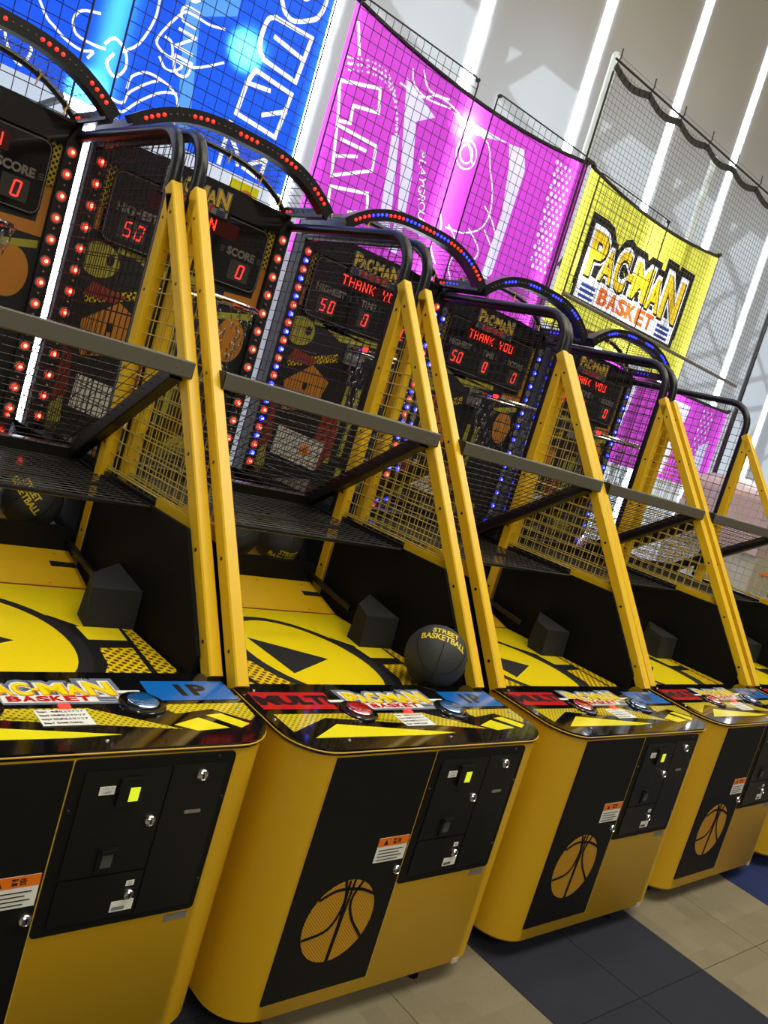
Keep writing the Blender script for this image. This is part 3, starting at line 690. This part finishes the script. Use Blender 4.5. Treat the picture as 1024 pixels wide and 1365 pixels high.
P(cbox(-.222, -.170, .229, .241, .0009, .0016), 'white_label', 'white_print', con); P(cbox(.158, .214, .229, .241, .0009, .0016), 'white_label', 'white_print', con)
P(cbox(-.057, .052, .092, .157, .0009, .0019), 'step_note', 'white_print', con)
t = MB()
for i, s_ in enumerate(('Step1   40点以上でクリア', 'Step2 150点以上でクリア', 'Step3 230点以上でクリア', 'Step4  GAME CLEAR!')): t.text(s_, CT(.002), (-.052, .148 - i * .0155), .0088, .0003, 0, align='LEFT')
P(t, 'note_print', 'dark_print', con)
P(cbox(.001, .023, .161, .176, .0009, .006), 'sensor_lamp', 'digit_lit', con)
for x, y in ((-.45, .15), (-.30, .04), (.05, .03), (.43, .15), (-.42, .30), (.1, .30)): P(MB().lathe([(.005, 0), (.004, .002), (.001, .0025)], CT(), (x, y), 8), 'screw', 'chrome', con)
# play deck (flat printed board)
DZ = .710
deck = P(MB().box(-.415, .415, .336, 1.028, .66, DZ), 'play_deck', 'black_panel')
FD = TOP(DZ)
def dprint(name, mt, polys, h=.0004):
    for q in polys: o = P(MB().prism(q, FD, h, h + .0006), name, mt, deck)
    return o
el = lambda rx, ry, a0, a1, n=40, cx_=-.02, cy=.605: [(cx_ + rx * math.cos(math.radians(a0 + (a1 - a0) * k / n)), cy + ry * math.sin(math.radians(a0 + (a1 - a0) * k / n))) for k in range(n + 1)]
dprint('yellow_field', 'yellow_print', [[(-.414, .76), (-.414, 1.027), (.414, 1.027), (.414, .80), (.36, .74), (.27, .70), (.2, .78), (-.2, .78), (-.28, .70)]])
ring = [(x, y) for x, y in el(.246, .335, -75, 255) if y > .337]
dprint('ring_band', 'black_board', [ring + [(ring[-1][0], .337), (ring[0][0], .337)]], .0009)
inner = [(x, y) for x, y in el(.208, .300, -80, 260) if y > .337]
dprint('yellow_disc', 'yellow_print', [inner + [(inner[-1][0], .337), (inner[0][0], .337)]], .0014)
dprint('play_triangle', 'black_board', [[(-.165, .47), (-.165, .74), (.045, .585)]], .0020)
for s_ in (1, -1):
    S = lambda P_: [(x * s_, y) for x, y in P_]
    dprint('halftone_corner', 'halftone_deck', [S([(.255, .555), (.352, .562), (.330, .400), (.318, .372), (.192, .372), (.235, .45)])])
    dprint('yellow_corner', 'yellow_print', [S([(.25, .705), (.374, .712), (.36, .615), (.248, .612)])])
    dprint('yellow_strip', 'halftone_deck', [S([(.386, .72), (.412, .72), (.412, .42), (.36, .345), (.345, .372)])])
    P(MB().box(*(sorted((s_ * .20, s_ * .25))), .336, .352, DZ, DZ + .008), 'deck_tab', 'black_lip', deck)
# hinged flap
fl = MB(); fl.add([(-.415, 1.03, .695), (.415, 1.03, .695), (.415, 1.235, .755), (-.415, 1.235, .755), (-.415, 1.03, .711), (.415, 1.03, .711), (.415, 1.235, .770), (-.415, 1.235, .770)], [(0, 3, 2, 1), (4, 5, 6, 7), (0, 1, 5, 4), (1, 2, 6, 5), (2, 3, 7, 6), (3, 0, 4, 7)])
flap = P(fl, 'deck_flap', 'yellow_flap')
fz = lambda y: .711 + (y - 1.03) * .2878
for x, y in ((-.3, 1.05), (0, 1.05), (.3, 1.05), (-.2, 1.21), (.15, 1.21), (.36, 1.21)):
    P(MB().lathe([(.006, 0), (.005, .002)], (Vector((0, 0, fz(y))), Vector((1, 0, 0)), Vector((0, 1, 0))), (x, y), 8), 'screw', 'deep_orange_print', flap)
P(MB().box(-.415, .415, 1.026, 1.032, .7095, .7135), 'hinge_line', 'rust_print', flap)
for s_ in (-1, 1):
    b = MB(); x0, x1 = sorted((s_ * .33, s_ * .413)); b.add([(x0, 1.14, fz(1.14) + .0006), (x1, 1.14, fz(1.14) + .0006), (x1, 1.168, fz(1.168) + .0006), (x0, 1.168, fz(1.168) + .0006)], [(0, 1, 2, 3)])
    P(b, 'flap_slot', 'black_board', flap)
# ball stop and shelf behind it
P(MB().box(-.415, .415, 1.237, 1.262, .66, .845), 'ball_stop', 'black_panel')
P(MB().box(-.415, .415, 1.262, 2.1, .70, .797), 'ball_shelf', 'yellow_flap')
for s_ in (-1, 1):
    sd = MB().prism([(.365, .66), (.365, .775), (.575, 1.052), (1.165, 1.052), (1.165, .66)], (Vector((s_ * .428, 0, 0)), Vector((0, 1, 0)), Vector((0, 0, 1))), -.006, .006)
    P(sd, 'side_panel', 'black_side')
    sd = MB().prism([(1.25, .66), (1.25, 1.052), (2.2, 1.052), (2.2, .66)], (Vector((s_ * .435, 0, 0)), Vector((0, 1, 0)), Vector((0, 0, 1))), -.006, .006)
    P(sd, 'rear_side_panel', 'black_side')
    P(MB().bevelbeam((s_ * .405, .95, .765), (s_ * .405, 1.5, .835), .018, .022), 'side_rail', 'black_steel')
    # foam deflector block: vertical prism with slanted face and sloping top
    x0, x1, x2 = s_ * .418, s_ * .275, s_ * .29
    v = [(x0, .700, DZ), (s_ * .272, .705, DZ), (x2, .80, DZ), (x0, .90, DZ), (x0, .705, .822), (s_ * .272, .712, .822), (s_ * .30, .80, .834), (x0, .885, .848)]
    fs = [(0, 1, 5, 4), (1, 2, 6, 5), (2, 3, 7, 6), (3, 0, 4, 7), (4, 5, 6, 7), (3, 2, 1, 0)]
    P(MB().add(v, fs), 'foam_block', 'black_foam')
# A-frames
for s_ in (-1, 1):
    X = s_ * .454
    fleg = P(MB().bevelbeam((X, .318, .735), (X, 1.245, 1.985), .040, .046), 'front_leg', 'yellow_steel')
    rleg = P(MB().bevelbeam((X, 1.222, .735), (X, 1.222, 1.955), .040, .048), 'rear_leg', 'yellow_steel')
    hh = MB(); hx = X - s_ * .0205; fr = (Vector((hx, 0, 0)), Vector((0, 1, 0)), Vector((0, 0, 1)))
    fr2 = (Vector((X - .0201, 0, 0)), Vector((0, 1, 0)), Vector((0, 0, 1)))
    for t in (.06, .22, .4, .58, .76, .93): P(MB().disc((.318 + .927 * t, .735 + 1.25 * t), .0055, fr2, -.0006, 0, 10), 'bolt_hole', 'dark_print', fleg)
    for z in (.85, 1.15, 1.4, 1.65, 1.88): P(MB().disc((1.222, z), .0055, fr2, -.0006, 0, 10), 'bolt_hole', 'dark_print', rleg)
    P(MB().box(X - .006, X + .006, .555, .82, 1.035, 1.075), 'side_plate', 'yellow_steel')
    P(MB().box(X - .006, X + .006, .82, 1.2, 1.03, 1.06), 'side_strip', 'black_steel')
    g = MB(); xx = X
    yl = lambda z: .318 + (z - .735) * (.927 / 1.25) + .02
    z = 1.08
    while z < 1.93: g.wire((xx, yl(z), z), (xx, 1.2, z), .0021); z += .044
    y = .62
    while y < 1.19: g.wire((xx + .004, y, 1.062), (xx + .004, y, .735 + (y - .318 - .02) * 1.25 / .927), .0021); y += .044
    g.wire((xx, .56, 1.072), (xx, 1.2, 1.072), .004)
    P(g, 'wire_guard', 'yellow_wire', kind='stuff')
    # black cage
    XT = s_ * .455
    pts = [(XT, 2.14, 2.17)]
    pts += [(XT, 1.40, 2.17)]
    for k in range(1, 9):
        a = math.radians(90 * k / 8); pts.append((XT, 1.40 - .14 * math.sin(a), 2.03 + .14 * math.cos(a)))
    pts += [(XT, 1.26, 1.06)]
    P(MB().tube(pts, .0215, 10), 'cage_tube', 'black_steel', smooth=True)
    g = MB(); z = 1.10
    while z < 2.15: g.wire((XT, 1.28 if z < 2.03 else 1.4 - math.sqrt(max(0, .14 ** 2 - (z - 2.03) ** 2)), z), (XT, 2.12, z), .0016); z += .046
    y = 1.30
    while y < 2.1: g.wire((XT + .003, y, 1.06), (XT + .003, y, 2.16), .0016); y += .046
    P(g, 'cage_mesh', 'black_wire', kind='stuff')
# crossbar, arms, aprons
cb = P(MB().bevelbeam((-.443, .825, 1.455), (.443, .825, 1.455), .052, .05, (0, 1, 0)), 'crossbar', 'crossbar_steel')
for s_ in (-1, 1): P(MB().box(*sorted((s_ * .443, s_ * .446)), .801, .849, 1.432, 1.478), 'end_cap', 'black_lip', cb)
for s_ in (-1, 1): P(MB().bevelbeam((s_ * .415, .845, 1.44), (s_ * .415, 1.40, 1.065), .042, .05), 'crossbar_arm', 'black_steel')
P(MB().bevelbeam((-.44, 1.40, 1.06), (.44, 1.40, 1.06), .05, .055, (0, 1, 0)), 'rear_bar', 'black_steel')
g = MB(); n = 20
for i in range(n + 1): x = -.40 + .8 * i / n; g.wire((x, .85, 1.43), (x, 1.39, 1.08), .0015)
for k in range(1, 15): t = k / 15; g.wire((-.41, .85 + .54 * t, 1.433 - .35 * t), (.41, .85 + .54 * t, 1.433 - .35 * t), .0015)
P(g, 'apron_mesh', 'black_wire', kind='stuff')
g = MB()
for i in range(25): x = -.41 + .82 * i / 24; g.wire((x, .80, 1.045), (x, 1.38, 1.045), .0015)
for k in range(18): y = .82 + k * .0325; g.wire((-.42, y, 1.047), (.42, y, 1.047), .0015)
P(g, 'lower_mesh', 'black_wire', kind='stuff')
for y in (.80, 1.15): P(MB().tube([(-.42, y, 1.045 - .025 * (y > 1)), (.42, y, 1.045 - .025 * (y > 1))], .007, 6), 'lower_rod', 'black_steel')
# ball return ramp
m = MB(); m.add([(-.43, 1.50, .93), (.43, 1.50, .93), (.43, 2.16, 1.07), (-.43, 2.16, 1.07), (-.43, 1.50, .915), (.43, 1.50, .915), (.43, 2.16, 1.055), (-.43, 2.16, 1.055)], [(0, 1, 2, 3), (7, 6, 5, 4), (0, 4, 5, 1), (1, 5, 6, 2), (2, 6, 7, 3), (3, 7, 4, 0)])
P(m, 'return_ramp', 'ramp_gloss')
# backboard
YB = 2.17; FBd = FRONT(YB)
board = P(MB().box(-.462, .462, YB, YB + .06, 1.02, 2.225), 'backboard', 'black_board')
def bprint(name, mt, polys, h=.0004):
    for q in polys: o = P(MB().prism(q, FBd, h, h + .0006), name, mt, board)
    return o
disc = lambda cx_, cz, r, ry=None, n=28: [(cx_ + r * math.cos(2 * math.pi * k / n), cz + (ry or r) * math.sin(2 * math.pi * k / n)) for k in range(n)]
bprint('yellow_border', 'halftone_board', [[(.335, 2.12), (.405, 2.12), (.405, 1.95), (.37, 1.95)], [(-.335, 2.12), (-.405, 2.12), (-.405, 1.95), (-.37, 1.95)]])
bprint('yellow_band', 'board_orange', [[(.372, 1.96), (.405, 1.96), (.405, 1.76), (.23, 1.755), (.23, 1.80), (.372, 1.81)], [(-.405, 1.96), (-.38, 1.96), (-.38, 1.86), (-.405, 1.86)]])
bprint('yellow_bar', 'board_lemon', [[(-.28, 1.80), (.14, 1.822), (.14, 1.79), (-.1, 1.76), (-.28, 1.83)], [(.2, 1.70), (.40, 1.745), (.40, 1.715), (.2, 1.67)], [(.02, 1.56), (.05, 1.56), (.04, 1.15), (.0, 1.15)], [(.09, 1.56), (.12, 1.56), (.11, 1.2), (.08, 1.2)], [(-.42, 1.10), (-.36, 1.22), (-.34, 1.06), (-.4, 1.04)], [(.1, 1.14), (.30, 1.10), (.3, 1.05), (.1, 1.06)]])
bprint('halftone_bar', 'halftone_board', [[(-.375, 1.60), (-.09, 1.70), (-.08, 1.66), (-.36, 1.57)]], .0008)
bprint('lemon_shape', 'board_lemon', [disc(-.345, 1.75, .085, .07)])
bprint('orange_shape', 'board_orange', [disc(.315, 1.60, .075, .1), [(-.22, 1.61), (-.10, 1.55), (-.14, 1.40), (-.33, 1.36), (-.36, 1.50)]], .0006)
bprint('rust_shape', 'rust_print', [[(-.35, 1.66), (-.2, 1.64), (-.24, 1.60), (-.38, 1.60)], [(-.08, 1.40), (.02, 1.42), (.05, 1.22), (-.03, 1.10), (-.1, 1.2)], [(-.43, 1.40), (-.36, 1.36), (-.34, 1.20), (-.42, 1.12)]], .001)
bprint('white_sheet', 'cream_print', [[(-.32, 1.284), (-.018, 1.244), (-.035, 1.096), (-.325, 1.144)]], .0014)
bprint('orange_dab', 'orange_print', [[(-.15, 1.22), (-.10, 1.21), (-.11, 1.16), (-.16, 1.17)]], .0022)
bprint('black_shape', 'black_board', [disc(-.30, 1.76, .016, .022), disc(-.235, 1.50, .014, .02), [(-.33, 1.44), (-.22, 1.46), (-.20, 1.42), (-.3, 1.37)]], .002)
disp = P(MB().prism(rrect(-.372, .372, 1.828, 2.115, .035, 5), FBd, 0, .012), 'display_panel', 'display_window')
P(MB().stroke(rrect(-.366, .366, 1.834, 2.109, .032, 5), .0028, FRONT(YB - .012), .0002, .0006, closed=True), 'display_outline', 'text_grey', disp)
FX = FRONT(YB - .012)
head = P(MB().prism([(-.40, 2.12), (.40, 2.12), (.44, 2.205), (.2, 2.225), (-.2, 2.225), (-.44, 2.205)], FBd, 0, .02), 'header_panel', 'display_window')
logo(head, FRONT(YB - .021), -.168, 2.128, .30, .066, 0, ('dark_print', 'grey_print', 'dark_print', 'board_gold', 'red_print', 'navy_print'), .0015)
lab = MB()
for s_, x in (('HIGHEST', -.245), ('TIME', .0), ('SCORE', .255)):
    lab.text(s_, FX, (x, 1.975), .046, .0022, 0, sx=1.0)
    e = {'HIGHEST': .125, 'TIME': .075, 'SCORE': .095}[s_]
    for k in range(3):
        for q in (-1, 1): lab.box(x + q * e - .009, x + q * e + .009, YB - .0125, YB - .012, 1.965 + k * .009, 1.967 + k * .009)
P(lab, 'display_lettering', 'text_grey', disp)
for x, wd in ((-.242, .066), (0, .045), (.273, .06)): P(MB().prism(rrect(x - wd, x + wd * .75, 1.86, 1.945, .004), FX, 0, .0006), 'digit_window', 'digit_window', disp)
SEG = {'0': 'abcdef', '5': 'afgcd'}
def seven(ch, cx_, cz, wd=.026, ht=.056, t=.0062):
    b = MB(); sl_ = .12
    pts = {'a': ((-1, 1), (1, 1)), 'g': ((-1, 0), (1, 0)), 'd': ((-1, -1), (1, -1)), 'f': ((-1, 0), (-1, 1)), 'b': ((1, 0), (1, 1)), 'e': ((-1, -1), (-1, 0)), 'c': ((1, -1), (1, 0))}
    for s_ in SEG[ch]:
        (a, b0), (c_, d) = pts[s_]; A = Vector((a * wd / 2, b0 * ht / 2)); B = Vector((c_ * wd / 2, d * ht / 2)); dd = (B - A).normalized() * t * .62
        A += dd; B -= dd; f = lambda v: (cx_ + v.x + v.y * sl_, cz + v.y); b.stroke([f(A), f(B)], t, FX, .0008, .0016)
    return b
for ch, x in (('5', -.268), ('0', -.218), ('0', .0), ('0', .272)): P(seven(ch, x, 1.902), 'digit', 'digit_lit', disp)
FONT = {'T': '11111 00100 00100 00100 00100 00100 00100', 'H': '10001 10001 10001 11111 10001 10001 10001', 'A': '01110 10001 10001 11111 10001 10001 10001', 'N': '10001 11001 11001 10101 10011 10011 10001',
        'K': '10001 10010 10100 11000 10100 10010 10001', 'Y': '10001 10001 10001 01110 00100 00100 00100', 'O': '11111 10001 10001 10001 10001 10001 11111', 'U': '10001 10001 10001 10001 10001 10001 11111'}
TZ = 2.048
def matrix_text(s_, x0, pitch=.0445, d=.0064):
    b = MB()
    for i, ch in enumerate(s_):
        if ch == ' ': continue
        for r_, row in enumerate(FONT[ch].split()):
            for c_, v in enumerate(row):
                if v == '1': x = x0 + i * pitch + c_ * d; z = TZ + .0222 - r_ * d * 1.05; b.prism([(x, z), (x + d * .82, z), (x + d * .82, z + d * .85), (x, z + d * .85)], FX, .0016, .002)
    return b
P(MB().prism(rrect(-.215, .215, TZ - .030, TZ + .036, .003), FX, .0006, .0014), 'message_window', 'text_bed', disp)
msg = P(matrix_text('THANK YOU', -.200), 'lit_message', 'text_lit', disp)
alt = {}
for s_, x in (('THANK YO', -.200), ('N', .07)):
    o = matrix_text(s_, x).build('lit_message', 'text_lit'); alt[s_] = o.data; bpy.data.objects.remove(o)
# LED posts
def led_mesh(core, body):
    k_ = .6 if body == 'led_off' else 1.25
    b = MB().lathe([(.0105 * k_, 0), (.0095 * k_, .006), (.006 * k_, .010), (.0015, .0115)], FRONT(0), (0, 0), 12)
    me = bpy.data.meshes.new('led_lamp'); me.from_pydata(b.v, [], b.f); me.materials.append(MATS[body]); me.materials.append(MATS[core])
    for i, p in enumerate(me.polygons):
        p.material_index = 1 if i >= 24 else 0; p.use_smooth = True
    return me
LM = {'red': led_mesh('led_red_core', 'led_red'), 'blue': led_mesh('led_blue_core', 'led_blue'), 'off': led_mesh('led_off', 'led_off')}
for s_ in (-1, 1):
    post = P(MB().box(*sorted((s_ * .410, s_ * .470)), YB - .02, YB + .06, 1.02, 2.20), 'lamp_post', 'black_board')
    for i in range(25):
        z = 2.105 - i * .0427
        o = bpy.data.objects.new('led_lamp', LM['red' if i % 2 == 0 else 'blue']); COL.objects.link(o); o.parent = post; o.location = (s_ * .437, YB - .02, z); o['phase'] = i % 2
        if i % 2 == 0: P(MB().lathe([(.022, 0), (.0215, .0015), (.013, .0012)], FRONT(YB - .0201), (s_ * .437, z), 16), 'led_halo_ring', 'halo_reflector', post)  # ring added round each LED so its light shows as a halo
# hoop with chain net
HC = (0.0, 1.87, 1.735); HR = .205
rimm = MB().tube([(HC[0] + HR * math.cos(a), HC[1] + HR * math.sin(a), HC[2]) for a in [2 * math.pi * k / 36 for k in range(36)]], .0085, 8, True)
rimm.box(-.05, .05, HC[1] + HR - .004, YB, HC[2] - .012, HC[2] + .006); rimm.box(-.06, .06, YB - .012, YB, HC[2] - .07, HC[2] + .03)
hoop = P(rimm, 'hoop', 'chrome', smooth=True)
P(MB().lathe([(.011, -.012), (.011, .012)], FRONT(HC[1] - .05), (-.205, HC[2] + .006), 10), 'sensor_lamp', 'digit_lit', hoop)
ch = MB()
for k in range(12):
    a = 2 * math.pi * k / 12; L_ = 14
    for i in range(L_):
        t = i / L_; rr = HR * (1 - .42 * t); aa = a + (.16 if i % 2 else -.0) * (1 - t * .3) + .10 * math.sin(i * .9)
        p = Vector((HC[0] + rr * math.cos(aa), HC[1] + rr * math.sin(aa), HC[2] - .012 - .025 * i)); tn = Vector((-math.sin(a), math.cos(a), 0)); rn = Vector((math.cos(a), math.sin(a), 0)); q = tn if i % 2 else rn
        ch.tube([p + Vector((0, 0, .014 * math.cos(b))) + q * (.006 * math.sin(b)) for b in [2 * math.pi * j / 6 for j in range(6)]], .0019, 3, True)
P(ch, 'chain_net', 'chain_steel', hoop, kind='stuff')
# light arch
arch_z = lambda x: 2.225 + .150 * (1 - abs(x / .475) ** 2.9)
nA = 28; xs = [-.462 + .924 * k / nA for k in range(nA + 1)]
am = MB(); base = []
sec = [(-.026, 0), (-.026, .055), (.026, .055), (.026, 0)]
for k, x in enumerate(xs):
    zc = arch_z(x); e = .002; t = Vector((2 * e, 0, arch_z(min(x + e, .4749)) - arch_z(max(x - e, -.4749)))).normalized(); nn = Vector((-t.z, 0, t.x))
    for v_, dy in sec: am.v.append(tuple(Vector((x, 1.875 + dy, zc)) + nn * v_))
for k in range(nA):
    for j in range(4): am.f.append((4 * k + j, 4 * k + (j + 1) % 4, 4 * k + 4 + (j + 1) % 4, 4 * k + 4 + j))
am.f.append((3, 2, 1, 0)); am.f.append(tuple(4 * nA + j for j in range(4)))
arch = P(am, 'light_arch', 'black_steel', smooth=True)
# arc-length table for LEDs on the arch's front face
tab = [(-.44, 0)]; N_ = 400
for k in range(1, N_ + 1):
    x = -.44 + .88 * k / N_; px_, ps = tab[-1]; tab.append((x, ps + math.hypot(x - px_, arch_z(x) - arch_z(px_))))
def at_s(s_):
    for (xa, sa), (xb, sb) in zip(tab, tab[1:]):
        if sb >= s_: return xa
    return tab[-1][0]
tot = tab[-1][1]; NL = 36; pitch = tot / (NL + 1)
OFFM = {}
def small_led(b, x, z, f, k_=1): b.lathe([(.0072 * k_, 0), (.006 * k_, .004), (.001, .006)], f, (x, z), 7)
for gi in range(9):
    b = MB()
    for j in range(4):
        x = at_s(pitch * (gi * 4 + j + 1)); small_led(b, x, arch_z(x), FRONT(1.8749))
    o = P(b, 'led_group', 'led_red', arch); o['phase'] = gi % 2; o['slot'] = gi
    b = MB()
    for j in range(4):
        x = at_s(pitch * (gi * 4 + j + 1)); small_led(b, x, arch_z(x), FRONT(1.8749), .5)
    t_ = b.build('led_group', 'led_off'); OFFM[gi] = t_.data; bpy.data.objects.remove(t_)
# side members joining the two arches, with their own LEDs on both faces
for s_ in (-1, 1):
    sm = P(MB().bevelbeam((s_ * .445, 1.88, 2.235), (s_ * .445, 2.24, 2.235), .03, .045), 'arch_side_member', 'black_steel')
    for gi in range(2):
        b = MB()
        for j in range(4):
            y = 2.22 - (gi * 4 + j) * .026
            b.lathe([(.0045, 0), (.004, .003), (.001, .0045)], (Vector((s_ * .4299 if s_ > 0 else -.4299, 0, 0)), Vector((0, 0, 1)) if s_ > 0 else Vector((0, 1, 0)), Vector((0, 1, 0)) if s_ > 0 else Vector((0, 0, 1))), ((2.236, y) if s_ > 0 else (y, 2.236)), 7)
        o = P(b, 'led_group', 'led_red', sm); o['phase'] = gi % 2
inn = P(MB().tube([(x * .965, 2.20, arch_z(x) - .012) for x in xs], .013, 8), 'rear_arch', 'black_steel', smooth=True)
for x in (-.34, -.12, .1, .27, .39):
    t = MB(); zc = arch_z(x / .965) - .012
    t.tube([(x + .004 * math.sin(a * 2), 2.20 + .018 * math.cos(a), zc + .018 * math.sin(a)) for a in [2 * math.pi * k / 10 for k in range(10)]], .0035, 5, True); t.tube([(x, 2.185, zc - .01), (x - .012, 2.17, zc - .045)], .0035, 5)
    P(t, 'cable_tie', 'tie_tan', inn)
g = MB(); nn_ = 26
for k in range(nn_ + 1):
    x = -.445 + .89 * k / nn_; g.wire((x, 1.92, arch_z(x) - .01), (x * .97, 2.19, arch_z(x) - .012), .0015)
for j in range(1, 7):
    y = 1.92 + .27 * j / 7; Pn = [(x, y, arch_z(x) - .011 - .015 * math.sin(math.pi * j / 7)) for x in xs]
    g.tube(Pn, .0014, 3)
P(g, 'roof_mesh', 'black_wire', kind='stuff')

# ---- the row: five machines
info = {0: (.053, .0565, .0111), 1: (0, 0, 0), 2: (.0162, -.0033, -.0022), 3: (.0117, .026, .013), 4: (.0022, .0341, .0065)}
labels = {0: 'yellow arcade basketball machine cut off by the left edge, the nearest one',
          1: 'yellow arcade basketball machine with a dark ball on its deck, second from left',
          2: 'yellow arcade basketball machine with red and blue lights on its arch, third from left',
          3: 'yellow arcade basketball machine with blue lights, reading THANK YOU in full, fourth from left',
          4: 'farthest yellow arcade basketball machine, at the right edge, with an open cage to the right'}
roots = {1: root}
for k in (0, 2, 3, 4): roots[k] = copy_tree(root)
def walk(o):
    yield o
    for ch_ in o.children: yield from walk(ch_)
modes = {0: ('red', 'off'), 1: ('red', 'off'), 2: ('red', 'blue'), 3: ('off', 'blue'), 4: ('off', 'blue')}
LMAT = {'red': 'led_red', 'blue': 'led_blue', 'off': 'led_off'}
for k, r in roots.items():
    dx, dy, rz = info[k]; r.location = (k + dx, dy, 0); r.rotation_euler = (0, 0, rz)
    tag(r, labels[k], 'arcade machine', 'basketball machines in the row')
    for o in walk(r):
        nm = o.name.split('.')[0]
        if nm == 'led_lamp': o.data = LM[modes[k][o['phase']]]
        elif nm == 'led_group' and modes[k][o['phase']] == 'off' and 'slot' in o: o.data = OFFM[o['slot']]
        elif nm == 'led_group':
            o.material_slots[0].link = 'OBJECT'; o.material_slots[0].material = MATS[LMAT[modes[k][o['phase']]]]
        elif nm == 'lit_message':
            if k == 1: o.data = alt['N']
            if k == 2: o.data = alt['THANK YO']

# ---- balls
def to_world(k, p):
    dx, dy, rz = info[k]; c_, s_ = math.cos(rz), math.sin(rz); return Vector((k + dx + c_ * p[0] - s_ * p[1], dy + s_ * p[0] + c_ * p[1], p[2] + Z0))
def make_ball(R=.1):
    r = empty('basketball'); n, q = 40, 26; m = MB()
    seam = lambda v: min(abs(v.x), abs(v.z), abs(math.hypot(v.x * 1.0, 0) - 0) if False else 9, abs(abs(v.y) - (.55 + .28 * v.x * v.x)))
    for j in range(q + 1):
        for i in range(n):
            th = math.pi * j / q; ph = 2 * math.pi * i / n; v = Vector((math.sin(th) * math.cos(ph), math.sin(th) * math.sin(ph), math.cos(th)))
            m.v.append(tuple(v * R))
    for j in range(q):
        for i in range(n): m.f.append((j * n + i, (j + 1) * n + i, (j + 1) * n + (i + 1) % n, j * n + (i + 1) % n))
    b = m.build('ball_skin', 'ball_rubber', r, smooth=True); b.location = (0, 0, R)
    sm = MB(); C = [2 * math.pi * k / 48 for k in range(48)]; rr = R * .9995
    sm.tube([(rr * math.cos(a), 0, rr * math.sin(a)) for a in C], .0013, 4, True); sm.tube([(0, rr * math.cos(a), rr * math.sin(a)) for a in C], .0013, 4, True)
    for s_ in (-1, 1):
        pts = []
        for a in C:
            v = Vector((math.cos(a), s_ * (.62 + .2 * math.cos(2 * a)), math.sin(a))).normalized() * rr; pts.append(tuple(v))
        sm.tube(pts, .0013, 4, True)
    s2 = sm.build('seam', 'dark_print', r); s2.location = (0, 0, R)
    tx = MB()
    for row, (s_, v0) in enumerate((('STREET', .27), ('BASKETBALL', .0))):
        vs, fs = text_geo(s_, .30, .008, 'CENTER'); out = []
        for x, y in vs:
            la = (y + v0); lo = x * .92; d = Vector((math.sin(lo) * math.cos(la), -math.cos(lo) * math.cos(la), math.sin(la))); out.append(tuple(d * (R + .0008)))
        tx.add(out, fs)
    t = tx.build('lettering', 'ball_print', r); t['kind'] = 'stuff'; t.location = (0, 0, R)
    return r, R
ball, R_ = make_ball()
def place_ball(r, k, x, y, z, rot, label, group=None):
    r.location = to_world(k, (x, y, z)); r.rotation_euler = (0, 0, 0)
    for ch_ in r.children: ch_.rotation_euler = rot
    tag(r, label, 'ball')
    return r
place_ball(ball, 1, .306, .392, DZ + .001, (math.radians(-52), math.radians(4), math.radians(-42)), 'dark grey basketball with yellow lettering on the deck of the second machine')
bl = 0
spots = [(0, .308, 1.368, 'dark basketball resting behind the ball stop of the nearest machine, right one'), (0, .09, 1.368, 'dark basketball resting behind the ball stop of the nearest machine, left one'),
         (1, .308, 1.368, 'dark basketball behind the ball stop of the second machine, right one'), (1, .09, 1.368, 'dark basketball behind the ball stop of the second machine, left one')]
for i, (k, x, y, lb) in enumerate(spots):
    place_ball(copy_tree(ball), k, x, y, .798, (math.radians(-20 + 30 * i), math.radians(40 - 20 * i), math.radians(-50 + 25 * i)), lb)
